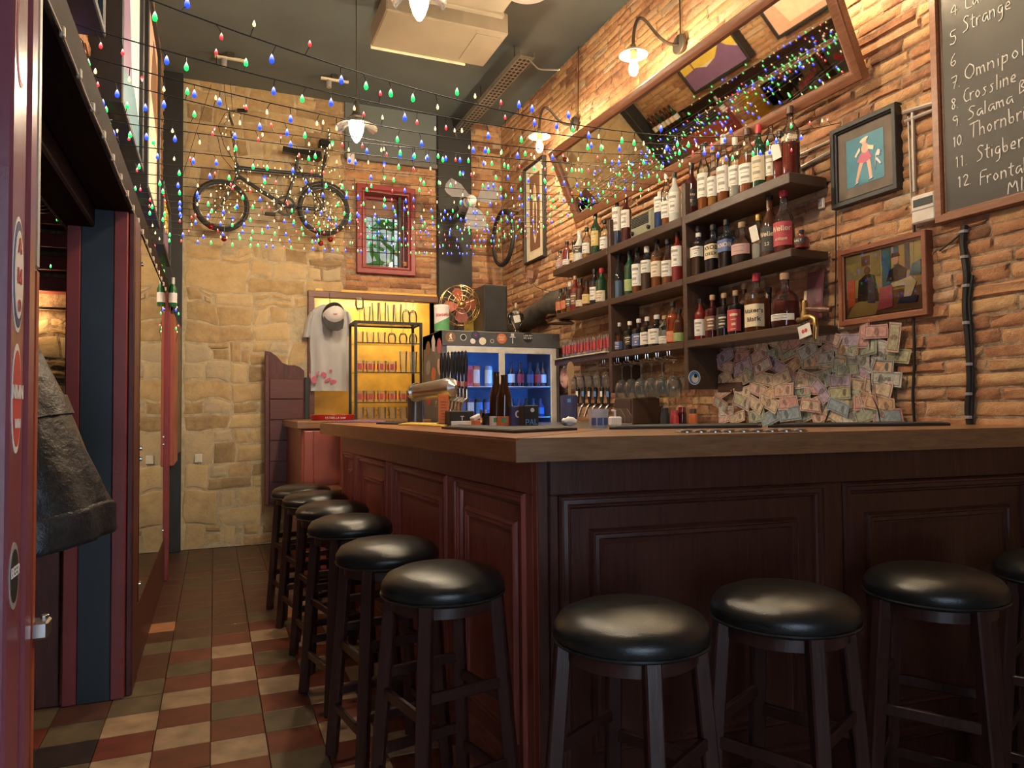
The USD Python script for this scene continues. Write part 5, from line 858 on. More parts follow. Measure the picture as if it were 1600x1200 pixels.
disc(704, 527, .042, 'print_brown', words=[(-.03, 'OOOOO', .008, 'print_cream')]); fr.part('sticker', put(prism([(-.012, -.02), (-.004, -.004), (-.012, .004), (-.004, .02), (.004, .026), (.010, .018), (.006, .004), (.014, -.02), (.006, -.02), (.001, -.004), (-.004, -.02)], 0, .0025), at(704, 526, Y=FY - .013), **BW), LK['print_cream'], world=True)
disc(724, 527, .026, 'print_white', ring='print_black'); disc(743, 524, .034, 'print_black', ring='print_navy'); disc(743, 524, .008, 'print_red', y=FY - .015); disc(739, 533, .022, 'print_white'); disc(754, 533, .03, 'print_white', ring='print_cream'); disc(769, 533, .016, 'print_white', ring='fridge_header')
disc(784, 529, .041, 'lab_orange', words=[(.004, 'HALF', .014, 'lab_white'), (-.016, 'PINT', .014, 'lab_white')]); fr.part('sticker', put(cat(cbox((0, 0, 0), (.05, .006, .002), .0005), cbox((0, -.015, 0), (.007, .07, .002), .0005), cbox((0, .016, 0), (.026, .03, .002), .0005)), at(801, 527, Y=FY - .014), **BW), LK['print_white'], world=True)
disc(825, 527, .044, 'print_black', words=[(.006, 'LOW KEY', .013, 'lab_white'), (-.014, 'NO SHIT', .014, 'lab_white')]); disc(864, 527, .02, 'fridge_grey', ring='fridge_header')
g = random.Random(3)
for k in range(9):
    z = .0; y = FY + .08 + (k % 3) * .16; zz = 1.72 - (k // 3) * .2 + g.uniform(-.04, .04); c = ['print_pink', 'print_white', 'print_brown', 'print_skin', 'lab_orange', 'print_grey', 'print_cream', 'print_navy', 'print_red'][k]
    fr.part('side_sticker', put(prism(ell(0, 0, g.uniform(.04, .07), g.uniform(.05, .08), g.choice([4, 5, 20]), g.uniform(0, 1)), 0, .0012), (fx0 - .0002, y, zz), (0, -1, 0), (0, 0, 1)), LK[c], world=True, smooth=False)
# ------------------------------------------------------------ on top of the fridge
tn = T('tin_canister', 'white and green tin canister with red lettering on top of the fridge', 'tin', (at(692, 513, Y=5.42)[0], 5.45, fz + .001))
tl = tn.loc; tn.part('body', lathe([(0, 0), (.058, 0), (.06, .004), (.06, .10), (.06, .188), (.058, .192)], 28), LK['print_white']); tn.part('lid', lathe([(.0615, .182), (.0625, .184), (.0625, .2), (.06, .204), (0, .204)], 28), LK['lab_white'])
gb = patch(.0606, .004, .085, -1.57, 3.0, 30); v = gb.vertices; up_ = v[:, 2] > .05; v[up_, 2] += np.clip((v[up_, 0]) * .5, -.03, .03); tn.part('green_band', gb, LK['print_green'])
m = meshkit.text_mesh('Reseta', .026, .0005, True); v = m.vertices; v[:, 0] -= np.ptp(v[:, 0]) / 2; th_ = v[:, 0] / .0608 - 1.75; tn.part('lettering', trimesh.Trimesh(np.c_[(.0612 + v[:, 2]) * np.cos(th_), (.0612 + v[:, 2]) * np.sin(th_), .112 + v[:, 1] + v[:, 0] * .1], m.faces, process=False), LK['print_red'], smooth=False)
ff = at(717, 478, Y=5.62); R_ = .165; tf_ = T('desk_fan', 'vintage wire-cage fan with red blades standing on the fridge', 'fan', (ff[0], 5.62, fz + .001))
for r, o in ((R_, 0), (R_, -.05), (R_ * .72, -.075), (R_ * .45, -.088), (R_ * .2, -.092)): tf_.part('cage_ring', tube(arc(ff + [0, o, 0], r, 0, 2 * np.pi * 31 / 32, 32), .003, 6, closed=True), LK['brass'], world=True)
for k in range(16): a = k * math.pi / 8; d = V([math.cos(a), 0, math.sin(a)]); tf_.part('cage_wire', tube([ff + d * .03 + [0, -.093, 0], ff + d * R_ * .72 + [0, -.076, 0], ff + d * R_ + [0, -.04, 0], ff + d * R_ + [0, .0, 0], ff + d * R_ * .5 + [0, .04, 0]], .0018, 5), LK['brass'], world=True)
M('fan_red', (.40, .10, .075), .35)
for k in range(4):
    q = math.pi / 2 * k + .25; m = prism([(.02, -.012), (.05, -.045), (.10, -.062), (.14, -.03), (.145, .01), (.12, .04), (.06, .03), (.02, .012)], -.0015, .0015); m.vertices[:, 2] += m.vertices[:, 1] * .4; c, s = math.cos(q), math.sin(q); m.vertices[:, :2] = m.vertices[:, :2] @ V([[c, s], [-s, c]]); tf_.part('blade', put(m, ff + [0, -.03, 0], **BW), LK['fan_red'], world=True)
tf_.part('hub', put(lathe([(0, -.03), (.03, -.03), (.03, .03), (.02, .05), (0, .052)], 20), ff + [0, -.03, 0], **BW), LK['brass'], world=True); tf_.part('motor', put(lathe([(0, -.16), (.04, -.15), (.055, -.10), (.055, -.05), (.03, -.04), (0, -.04)], 20), ff, **BW), LK['print_black'], world=True)
tf_.part('stand', tube([(ff[0], 5.70, fz + .02), (ff[0], 5.70, ff[2] - .04)], .014, 10), LK['print_black'], world=True); tf_.part('base', cyl(.085, .022, 28).apply_translation((ff[0], 5.68, fz + .001)), LK['print_black'], world=True)
sx0, sx1 = at(757, 480, Y=5.45)[0], at(793, 480, Y=5.45)[0]; sk = T('loudspeaker', 'black box loudspeaker standing on top of the fridge', 'speaker', ((sx0 + sx1) / 2, 5.58, fz + .001)); z1 = at(770, 445, Y=5.45)[2]
sk.part('cabinet', box((sx0, 5.45, fz + .001), (sx1, 5.72, z1), .006), M('speaker_black', (.020, .020, .021), .55), world=True); sk.part('grille', box((sx0 + .012, 5.443, fz + .015), (sx1 - .012, 5.452, z1 - .012), .004), M('grille_cloth', (.03, .028, .028), .9, bump=.4, bscale=400), world=True)
for r, z in ((.06, .09), (.03, .22)): sk.part('driver_cone', put(lathe([(r, 0), (r, .004), (r * .8, .004), (r * .3, -.012), (0, -.006)], 24), (sx1 + .0005, 5.585, fz + z), (0, 1, 0), (0, 0, 1)), LK['print_grey'], world=True)
gd = T('glass_decanter', 'round clear glass bottle with a white tag standing on the fridge', 'decanter', (at(806, 500, Y=5.5)[0], 5.5, fz + .001))
gd.part('glass', lathe([(0, .0), (.035, .002), (.03, .02), (.025, .05), (.05, .09), (.068, .13), (.064, .165), (.04, .19), (.02, .20), (.02, .22)], 24), LK['glass_clear']); gd.part('stopper', lathe([(.0, .215), (.015, .216), (.018, .24), (.01, .262), (0, .264)], 14), LK['cap_cork'])
gd.part('tag', put(thick(quad(.055, .06, 0), .001), (-.02, -.072, .12), (1, -.1, .25), (-.25, 0, 1)), LK['lab_white'])
ob = T('orange_carton', 'small orange-yellow carton standing behind the fan on the fridge', 'box', (at(738, 500, Y=5.80)[0], 5.82, fz + .001)); ob.part('box', cbox((0, 0, .07), (.11, .08, .14), .003), LK['print_yellow']); ob.part('lid', cbox((0, 0, .143), (.114, .084, .012), .003), LK['lab_orange'])
# log, dried rose and straw shade on the right wall
lg = T('log_beam', 'rough dark old timber jutting along the wall above the fridge', 'beam', (2.65, 5.7, 1.9)); lp = np.linspace(0, 1, 14); lg.part('log', tube(np.c_[2.66 + .02 * np.sin(lp * 7), 6.55 - 1.35 * lp, 1.98 + .13 * lp + .015 * np.sin(lp * 11)], .085 + .015 * np.sin(lp * 17), 12), M('old_timber', (.075, .062, .05), .85, var=.5, scale=8, bump=.8, bscale=25), world=True)
dr = T('dried_rose', 'shrivelled pinkish dried flower head on a wire above the fridge', 'dried flower', at(829, 432, Y=5.4)); M('petal_dry', (.34, .17, .10), .8, var=.4, scale=20); g = random.Random(9); rc = dr.loc
for k in range(12):
    a = k * 2.4; r = .012 + .0045 * k; m = quad(.05, .06, 0, 3, 3); p = m.vertices; p[:, 2] += 8 * p[:, 0] ** 2 + 4 * (p[:, 1] - .02) ** 2; dr.part('petal', put(m, (r * math.cos(a), r * math.sin(a), -.02 + .004 * k + g.uniform(-.01, .01)), (-math.sin(a), math.cos(a), g.uniform(-.3, .3)), (math.cos(a) * .5, math.sin(a) * .5, 1)), LK['petal_dry'])
dr.part('bud', lathe([(0, -.07), (.02, -.05), (.035, -.01), (.03, .02), (0, .035)], 10), LK['petal_dry']); dr.part('stem', tube([(0, 0, -.04), (.04, -.03, -.09), (.16, .1, -.085), (XW - .02 - rc[0], .2, -.09)], .003, 6), LK['print_brown'])
ss = T('straw_shade', 'shallow brown conical shade under the left end of the shelves', 'shade', at(877, 506, X=2.58)); ss.part('cone', lathe([(.10, 0), (.11, .004), (.06, .03), (.02, .05), (0, .052), (.02, .046), (.06, .026)], 28), M('straw', (.20, .12, .07), .7)); ss.part('hook', tube([(0, 0, .05), (0, 0, .10)], .003, 6), LK['lamp_metal'])
# ------------------------------------------------------------ fairy lights
def led(name, c, s):       # a coloured cap that is whitest round the chip at its base ('core' is a primvar of the bulb)
    w = tuple(.35 * V(c) + .65 * V([1, .97, .9])); return reg(name, {'a': ('attribute', {'attribute': 'core'}), 'm': ('mix', {'color1': tuple(V(c) * s), 'color2': tuple(V(w) * 2.6)}), 'e': ('emission', {'strength': 1.0})}, [('a.fac', 'm.fac'), ('m.color', 'e.color'), ('e.emission', 'o.x')][:2], 'e.emission')
for n, c, s in (('led_blue', (.004, .022, 1.0), 4.5), ('led_green', (.004, .72, .07), 2.4), ('led_red', (1.0, .014, .018), 2.4), ('led_warm', (1.0, .52, .18), 2.2)): led(n, c, s)
LED = ['led_blue'] * 29 + ['led_green'] * 27 + ['led_red'] * 17 + ['led_warm'] * 27
BULB = lathe([(0, -.014), (.0045, -.011), (.0062, -.006), (.0052, .001), (.0024, .008), (0, .0125)], 6)
CORE = Vt.FloatArray.FromNumpy(np.interp(BULB.vertices[:, 2], [-.012, -.006, .001, .008, .0125], [0, .02, .22, .75, .6]).astype(np.float32))
plain('wire_green', (.012, .016, .013), .5)
def fairy(pts, label, spacing, seed, spread=.022, cols=LED, group='coloured fairy light strings under the ceiling', wire=.0017, scale=1.15):
    g = random.Random(seed); P = V(pts, float); L = np.r_[0, np.cumsum(np.linalg.norm(np.diff(P, axis=0), axis=1))]; n = int(L[-1] / spacing)
    t = T('fairy_light_string', label, 'string lights', P[0], 0, group); tails = [tube(P, wire, 5, cap=False)]
    for i in range(n):
        s = (i + .5 + g.uniform(-.2, .2)) * spacing; q = V([np.interp(s, L, P[:, k]) for k in range(3)]); up = -1 if g.random() < .72 else 1
        e = q + V([g.uniform(-.6, .6) * spread, g.uniform(-.6, .6) * spread, up * spread]); tails.append(tube([q, (q + e) / 2 + [0, 0, .002], e], .0011, 4, cap=False))
        m = trimesh.Trimesh(BULB.vertices * scale * .68 * {'b': 1.3, 'g': 1.25, 'r': .9, 'w': .85}[(col := g.choice(cols))[4]] * ([1, 1, 1] if up < 0 or g.random() < .8 else [1, 1, -1]) + e + [0, 0, up * .008], BULB.faces, process=False); bp = t.part('bulb', m, LK[col], world=True, smooth=True); UsdGeom.PrimvarsAPI(stage.GetPrimAtPath(bp)).CreatePrimvar('core', Sdf.ValueTypeNames.FloatArray, 'vertex').Set(CORE)
    t.part('wire', cat(*tails), LK['wire_green'], world=True, smooth=True); return t
V400 = [24, 92, 132, 157, 200, 216, 245, 266, 283, 297, 311, 321, 331, 341, 351, 362, 373]
RE = [(1312, 192), (1250, 222), (1165, 234), (1080, 246), (1052, 268), (1050, 291), (1010, 300), (960, 308), (935, 318), (905, 330), (885, 340), (866, 348), (846, 356), (826, 364), (808, 371), (790, 379), (745, 392)]
FN = ['nearest the camera', 'second from the camera', 'third from the camera', 'fourth from the camera', 'fifth from the camera', 'sixth from the camera', 'seventh from the camera', 'eighth from the camera', 'ninth, in the middle', 'tenth, in the middle', 'eighth from the back', 'seventh from the back', 'sixth from the back', 'fifth from the back', 'fourth from the back', 'third from the back', 'lowest in the picture, second from the back', 'last']
for i, (v4, (ur, vr)) in enumerate(zip(V400, RE)):
    sl = (vr - v4) / (ur - 400); sl = [.266, .19, .167, .15][i] if i < 4 else sl; ul = (v4 - 400 * sl + 292) / (2.781 - sl); vl = 2.781 * (ul - 105)
    Lp = at(ul, vl, X=XL + .012); Rp = at(ur, vr, X=2.70 if i < 1 else 2.44)
    if Lp[1] > 6.1: k = (6.1 - 0) / Lp[1]; Lp = V([XL + .012, 6.1, Lp[2]])
    s = np.linspace(0, 1, 26)[:, None]; pts = Lp * (1 - s) + Rp * s; pts[:, 2] -= (.03 + .16 * (i < 4)) * 4 * (s * (1 - s))[:, 0] * (.6 if i else 1.0)
    fairy(pts, f'coloured fairy light string across the room, {FN[i]}', .074, 100 + i)
g = random.Random(4); fairy([(XL - .03 + g.uniform(-.02, .02), y, 2.222 + g.uniform(-.01, .03)) for y in np.linspace(1.7, 6.1, 60)], 'coloured fairy light string lying along the top of the left beam', .07, 77, group='coloured fairy lights on the left beam')
q = at(268, 450, X=-.27); fairy([(-.31, 6.12, 2.21), (-.29, 6.1, 2.10), (-.26, 6.05, 2.02), (-.27, 6.0, 1.90), (-.255, 5.95, 1.80), (-.27, 5.93, 1.72)], 'short tail of fairy lights dangling at the end of the left beam', .055, 78, group='coloured fairy lights on the left beam')
fairy([at(59, 232, d=4.3), at(95, 296, d=4.5), at(80, 430, d=4.6), at(62, 440, d=4.5)], 'sparse fairy light string in the dark left room behind the door', .30, 91, group='coloured fairy lights in the left room')
# ------------------------------------------------------------ bicycle on the stone wall
BY = 6.74; B = lambda u, v, dy=0: at(u, v, Y=BY) + V([0, dy, 0])
bk = T('bicycle', 'old dark small-wheeled bicycle hung high on the stone wall', 'bicycle', B(430, 360)); M('bike_paint', (.035, .04, .05), .4, var=.3)
def tb(pts, r, name='frame_tube', mat='bike_paint', n=10): bk.part(name, tube(pts, r, n), LK[mat], world=True)
for u, v, r in ((346, 321, .212), (506, 328, .218)): wheel(bk, B(u, v), r, (1, 0, 0), (0, 0, 1), .021, 24)
for s in (-.035, .035): tb([B(371, 272, s), B(362, 296, s), B(346, 321, s)], .009, 'fork_blade'); tb([B(444, 322, s), B(506, 328, s)], .008, 'chain_stay'); tb([B(467, 262, s), B(506, 328, s)], .007, 'seat_stay'); tb([B(506, 328, s), B(503, 276, s), B(508, 240, s)], .006, 'rack_strut')
tb([B(369, 255), B(372, 280)], .019, 'head_tube'); tb([B(372, 262), B(420, 267), B(472, 272), B(503, 275)], .017); tb([B(374, 276), B(410, 300), B(444, 321)], .017); tb([B(444, 322), B(455, 290), B(463, 262), B(465, 246)], .015, 'seat_tube')
tb([B(369, 256), B(366, 225), B(361, 205)], .012, 'stem', 'chrome'); tb([B(363, 208, -.18), B(358, 190, -.14), B(358, 178, -.05), B(361, 174, .0), B(368, 171, .03), B(384, 174, -.02)], .011, 'handlebar', 'chrome'); tb([B(372, 171, .02), B(385, 175, -.03)], .016, 'grip', 'rubber')
bk.part('saddle', [put(prism([(-.15, -.028), (-.05, -.02), (.12, -.075), (.18, -.08), (.2, 0), (.18, .08), (.12, .075), (-.05, .02), (-.15, .028)], 0, .05), B(468, 243), (1, 0, -.08), (0, 1, 0))], LK['leather_black'], world=True)
bk.part('backrest_pad', cbox(B(506, 226), (.10, .12, .07), .02), LK['leather_black'], world=True); tb([B(508, 262), B(511, 240), B(514, 200)], .008, 'sissy_bar', 'chrome')
bk.part('chainring', put(lathe([(.070, -.005), (.090, -.005), (.090, .005), (.070, .005), (.070, -.005)], 28), B(445, 324, -.05), **BW), LK['print_black'], world=True)
for k in range(5): a = k * 1.257; bk.part('chainring_arm', bar(B(445, 324, -.05), B(445, 324, -.05) + V([math.cos(a), 0, math.sin(a)]) * .078, .012, .006), LK['print_black'], world=True)
bk.part('crank_arm', [bar(B(445, 324, -.06), B(424, 337, -.06), .016, .01)], LK['steel_brushed'], world=True); bk.part('pedal', cbox(B(421, 339, -.10), (.09, .06, .022), .006), LK['rubber'], world=True); bk.part('crank_arm', bar(B(445, 324, .05), B(466, 311, .05), .016, .01), LK['steel_brushed'], world=True)
bk.part('mudguard', [tube(arc(B(506, 328), .255, .5, 2.5, 16), .012, 6)], LK['bike_paint'], world=True); tb([B(370, 262, -.03), B(350, 230, -.05), B(341, 200, -.05), B(352, 178, -.03), B(361, 175)], .0025, 'brake_cable', 'rubber'); tb([B(340, 215, -.03), B(346, 245, -.03), B(364, 265)], .0025, 'brake_cable', 'rubber')
for u, v in ((346, 284), (465, 250)): bk.part('wall_hook', tube([B(u, v, .0), B(u, v, YB - BY)], .010, 8), LK['lamp_metal'], world=True)
path = [(384, 174), (362, 174), (358, 190), (350, 196), (348, 205), (358, 205), (363, 222), (369, 240), (370, 256), (366, 275), (372, 262), (400, 266), (430, 270), (472, 272), (500, 274), (503, 262), (510, 240), (513, 215), (515, 203), (508, 230), (496, 250), (470, 243), (462, 250), (460, 270), (452, 300), (430, 304), (415, 296), (395, 286), (372, 280), (360, 290), (346, 321), (350, 305), (365, 318), (352, 335), (335, 325), (340, 305), (368, 300), (395, 290), (440, 318), (480, 300), (506, 300), (530, 322), (515, 345), (490, 340), (490, 312), (512, 312), (520, 335), (505, 350), (500, 330), (475, 285), (525, 262), (535, 285), (528, 300)]
g = random.Random(2); fairy([B(u + g.uniform(-2, 2), v + g.uniform(-2, 2), -.045 + g.uniform(-.02, .02)) for u, v in path for _ in (0,)], 'warm white fairy lights wound all over the hanging bicycle', .045, 55, .03, ['led_warm_b'] if 'led_warm_b' in LK else [led('led_warm_b', (1, .74, .22), 3.0) and 'led_warm_b'], 'warm fairy lights on the bicycle', .0012, 1.15)
plain('bauble_red', (.30, .012, .015), .25, .4)
for (u, v), l in zip(((329, 356), (350, 375), (500, 382), (515, 376)), ('left one under the front wheel', 'lower right one under the front wheel', 'lower left one under the back wheel', 'right one under the back wheel')):
    t = T('bauble', 'small red bauble hanging from the bicycle, ' + l, 'bauble', B(u, v, -.05)); t.part('ball', lathe([(0, -.025), (.012, -.022), (.022, -.012), (.025, 0), (.022, .012), (.012, .022), (0, .025)], 16), LK['bauble_red'], smooth=True); t.part('cap', cyl(.006, .008, 10, .024), LK['brass']); t.part('string', tube([(0, 0, .03), (0, .02, .14)], .001, 4), LK['print_cream'])
# wires the bicycle hangs from
hw = T('hanging_wires', 'thin dark wires running up from the bicycle to the ceiling', 'wire', B(380, 120)); 
for a, b in (((330, 132), (282, 285)), ((350, 130), (354, 172)), ((360, 130), (363, 172))): hw.part('wire', tube([at(*a, Y=6.8), at(*b, Y=6.78)], .002, 5), LK['print_black'], world=True)
# ------------------------------------------------------------ ceiling: air unit, duct, vent, tracks, cable tray
M('duct_metal', (.34, .29, .22), .42, .2, var=.1, scale=2)
zc = 3.86; a, b, c, d = (at(*s, Z=zc) for s in ((601, 19), (580, 73), (757, 105), (796, 51)))
ac = T('air_unit', 'flat grey ceiling air-conditioning unit hung under the dark ceiling', 'air conditioner', ((b[0] + c[0]) / 2, (a[1] + b[1]) / 2, zc))
ax0, ax1, ay0, ay1 = (a[0] + b[0]) / 2, (c[0] + d[0]) / 2, (a[1] + d[1]) / 2, (b[1] + c[1]) / 2
ac.part('housing', box((ax0, ay0, zc), (ax1, ay1, zc + .16), .01), LK['duct_metal'], world=True); ac.part('front_lip', box((ax0, ay1 - .004, zc - .012), (ax1 - .15, ay1 + .012, zc + .02), .003), LK['print_cream'], world=True); ac.part('access_plate', box((ax1 - .22, ay0 + .06, zc - .004), (ax1 - .04, ay1 - .06, zc), .001), LK['duct_metal'], world=True)
for x in (ax0 + .08, ax1 - .08):
    for y in (ay0 + .06, ay1 - .06): ac.part('hanger_rod', tube([(x, y, zc + .15), (x, y, ZC)], .006, 6), LK['lamp_metal'], world=True)
zd = 3.74; e, f_ = at(783, 27, Z=zd), at(640, 0, Z=zd); du = T('air_duct', 'boxy pale metal air duct at the top of the picture', 'duct', (1.6, 3.9, zd)); du.part('duct', box((max(f_[0] - .35, 1.03), 2.9, zd), (e[0], e[1], zd + .26), .012), LK['duct_metal'], world=True); du.part('flange', box((max(f_[0] - .36, 1.02), e[1] - .03, zd - .012), (e[0] + .01, e[1] + .004, zd + .27), .004), LK['duct_metal'], world=True)
for y in (3.2, 3.9): du.part('hanger_rod', tube([(e[0] - .05, y, zd + .2), (e[0] - .05, y, ZC)], .006, 6), LK['lamp_metal'], world=True)
vc = at(825, -14, Z=4.09); vd = T('vent_diffuser', 'round white ceiling vent of concentric rings at the top edge', 'vent', vc)
for k, r in enumerate((.06, .095, .13, .165)): vd.part('ring', lathe([(r - .030, .02), (r - .002, -.012 + .004 * k), (r, -.008 + .004 * k), (r - .026, .024)], 32), LK['print_white'])
vd.part('collar', lathe([(.12, .02), (.13, .058), (.02, .058), (0, .058)], 28), LK['print_white'])
for u, v, l in ((360, 100, 'small pale spotlight bracket on the ceiling left of the pendant'), (523, 133, 'pale track bar on the ceiling above the pendant')):
    p = at(u, v, Z=4.06); t = T('ceiling_bracket', l, 'bracket', p); t.part('bar', cbox((0, 0, .045), (.24, .03, .02), .004), LK['print_cream']); t.part('mount', cbox((0, 0, .07), (.06, .05, .04), .004), LK['lamp_metal']); t.part('spot', lathe([(.0, -.035), (.022, -.03), (.024, .03), (0, .035)], 14).apply_translation((-.05, 0, .0)), LK['print_grey'])
tr = T('cable_tray', 'perforated metal cable tray running along the ceiling by the brick wall', 'cable tray', (2.3, 6, 4.0)); tr.part('tray', [box((2.23, 5.15, 3.995), (2.35, 6.88, 4.0), .001), box((2.228, 5.15, 3.995), (2.232, 6.88, 4.04), .001), box((2.348, 5.15, 3.995), (2.352, 6.88, 4.04), .001)], M('tray_metal', (.26, .24, .20), .45, .3), world=True)
for y in np.arange(5.2, 6.85, .055):
    tr.part('slot_row', [box((x, y, 3.9935), (x + .022, y + .03, 3.9955), 0) for x in (2.242, 2.279, 2.316)], LK['print_black'], world=True)
for y in (5.3, 6.1): tr.part('hanger_rod', tube([(2.24, y, 4.0), (2.24, y, ZC)], .005, 6), LK['lamp_metal'], world=True)
cable('pale cable from the ceiling tray to the brick wall', [(812, 92), (826, 92), (842, 109), (874, 109)], .006, LK['conduit_grey'], 'ceiling_cable', X=2.3)
# ------------------------------------------------------------ things on the bar
ZT = 1.1205
def mat_strip(label, pts, mat, th=.008, name='bar_mat'):
    p = [at(u, v, Z=ZT)[:2] for u, v in pts]; t = T(name, label, 'bar mat', (*np.mean(p, 0), ZT)); P = Polygon(p); t.part('mat', prism(P, ZT, ZT + th), LK[mat], world=True, smooth=False); t.part('ribbing', prism(P.buffer(-.015), ZT + th, ZT + th + .002), LK[mat], world=True, smooth=False)
mat_strip('black rubber bar mat at the corner of the bar', [(690, 670), (803, 677), (902, 672), (885, 667.5), (800, 669.5), (715, 666)], 'rubber'); mat_strip('long black rubber mat along the front of the bar', [(952, 671), (1190, 668.2), (1190, 664.3), (1000, 666.5)], 'rubber'); mat_strip('second black rubber mat at the right end of the bar', [(1200, 668), (1485, 665), (1478, 662), (1230, 664.4)], 'rubber')
mat_strip('dark thin mat at the far end of the bar', [(520, 660), (600, 660.5), (604, 657.8), (545, 657.6)], 'print_purple', .004); mat_strip('yellow printed bar mat near the beer tower', [(622, 664), (690, 667), (712, 663.5), (640, 661.5)], 'print_yellow', .006); mat_strip('black mat between the yellow mat and the far end', [(588, 662.5), (620, 663.5), (640, 661), (600, 660.4)], 'rubber', .006)
tr_ = T('drip_tray', 'steel drip tray with a scalloped front edge on the bar', 'drip tray', (1.4, 1.95, ZT)); pa, pb = at(1062, 676, Z=ZT), at(1262, 674, Z=ZT); dd = (pb - pa); nrm = V([-dd[1], dd[0], 0]) / np.linalg.norm(dd)
tr_.part('plate', put(box((0, .0, 0), (np.linalg.norm(dd), .06, .004), .001), pa, dd, nrm), LK['steel_brushed'], world=True)
for k in range(9): tr_.part('scallop', put(lathe([(.0, .008), (.018, .008), (.02, .004), (.02, 0), (0, 0)], 16), pa + dd * (k + .5) / 9 + nrm * .008, dd, nrm), LK['steel_brushed'], world=True)
ty = T('serving_tray', 'round red tin serving tray with white lettering on the back counter', 'tray', (at(520, 655, Y=5.85)[0], 5.85, 1.121)); ty.part('dish', lathe([(0, .003), (.155, .003), (.168, .040), (.174, .044), (.176, .041), (.166, .0), (0, 0)], 40), plain('tray_red', (.40, .018, .02), .3))
for s, a0 in (('ESTRELLA', -1.75), ('beer', -1.25)):
    m = meshkit.text_mesh(s, .016, .0006, True); v = m.vertices; v[:, 0] -= np.ptp(v[:, 0]) / 2; a = v[:, 0] / .172 + a0; r = .1685 + v[:, 1] * .2 + v[:, 2]; ty.part('lettering', trimesh.Trimesh(np.c_[(r + .003) * np.cos(a), (r + .003) * np.sin(a), .012 + v[:, 1]], m.faces, process=False), LK['print_white'], smooth=False)
# beer tower with black tap handles
bt_ = T('beer_tower', 'polished steel pipe beer tower with eight black tap handles', 'beer tower', (*at(655, 660, Z=ZT)[:2], ZT)); p0, p1 = at(650, 613, d=4.05), at(706, 606, d=3.75); pv = p1 - p0
bt_.part('pipe', tube([p0, p0 + pv * .08, p0 + pv * .8, p0 + pv * .92, p1 + pv * .06, p1 + pv * .12], [.046, .045, .054, .056, .044, .012], 24), LK['steel_brushed'], world=True); bt_.part('collar', tube([p0 - pv * .01, p0 + pv * .03], .053, 24), LK['chrome'], world=True)
pm = p0 + pv * .75; bt_.part('column', cyl(.035, pm[2] - ZT - .03, 20).apply_translation((pm[0] + .05, pm[1] + .02, ZT)), LK['chrome'], world=True); bt_.part('foot', cyl(.07, .015, 24).apply_translation((pm[0] + .05, pm[1] + .02, ZT)), LK['chrome'], world=True)
for k in range(8):
    s = k / 7; q = at(690 + 38 * s, 604 + 4 * s, d=4.0 - .45 * s)
    bt_.part('tap_body', [tube([q + [.0, 0, .0], q + [.0, 0, -.05], q + [-.035, -.03, -.07], q + [-.04, -.035, -.11]], [.012, .013, .010, .008], 10)], LK['chrome'], world=True)
    hp = bt_.part('tap_handle', lathe([(0, 0), (.006, .002), (.0075, .03), (.007, .06), (.0105, .10), (.011, .14), (.007, .172), (0, .178)], 12).apply_translation(q), LK['cap_black'], world=True); bt_.part('handle_tip', lathe([(.006, 0), (.007, .012), (0, .02)], 10).apply_translation(q + [0, 0, .174]), LK['chrome'], parent=hp, world=True); bt_.part('badge', lathe([(.008, .012), (.009, .014), (.009, .034), (.008, .036)], 12).apply_translation(q), LK['lab_red' if k % 3 else 'lab_white'], parent=hp, world=True)
sb = T('steel_bucket', 'tall steel tumbler bucket under the end of the beer tower', 'bucket', (*at(649, 660, Z=ZT)[:2], ZT)); sb.loc
r_ = .048; sb.part('bucket', lathe([(0, 0), (r_ * .92, 0), (r_, .006), (r_, .148), (r_ * 1.06, .152), (r_ * 1.06, .156), (r_ * .97, .156), (r_ * .95, .01), (0, .008)], 24), M('steel_dark', (.16, .165, .17), .3, .9)); sb.part('ice_scoop', tube([(0, 0, .05), (.02, 0, .16), (.035, 0, .19)], .008, 8), LK['steel_brushed'])
def onbar(name, label, cat_, u, v, parts, group=None, z=ZT, rz=0.0):
    p = at(u, v, Z=z) if isinstance(v, (int, float)) else V(v); t = T(name, label, cat_, p, rz, group)
    for w in parts: t.part(w[0], w[1], LK[w[2]], smooth=w[3] if len(w) > 3 else 35)
    return t
G = lambda u, y: at(u, 660, Y=y)     # a point above the bar at depth y
def gp(u, y, z=ZT): p = G(u, y); return V([p[0], p[1], z])
onbar('menu_card', 'upright orange menu card with fine print on the bar', 'menu', 0, gp(693, 3.3), [('card', cbox((0, 0, .075), (.052, .004, .15), .001), 'lab_orange')] + [('print', [cbox((0, -.0026, .03 + k * .014), (.034 - (k % 3) * .006, .001, .003), 0) for k in range(7)], 'print_brown'), ('foot', cbox((0, 0, .006), (.06, .04, .012), .002), 'print_black')])
onbar('napkin_box', 'black napkin box with a white emblem on the bar', 'napkin box', 0, gp(718, 3.25), [('box', cbox((0, 0, .035), (.12, .08, .07), .004), 'print_black'), ('napkins', cbox((-.005, -.028, .012), (.10, .03, .022), .003), 'print_white'), ('emblem', [cbox((0, -.041, .045), (.018, .001, .004), 0), cbox((0, -.041, .036), (.004, .001, .02), 0)], 'print_white')], z=ZT)
onbar('sugar_packets', 'small pile of white and red packets beside the napkin box', 'packets', 0, gp(744, 3.1), [('packet', put(cbox((0, 0, 0), (.05, .035, .02), .004), (0, 0, .04), (1, .2, .4), (-.2, 1, 0)), 'print_white'), ('packet', cbox((.005, 0, .014), (.045, .04, .028), .004), 'lab_orange'), ('packet', cbox((.05, .0, .016), (.035, .03, .032), .004), 'print_grey')])
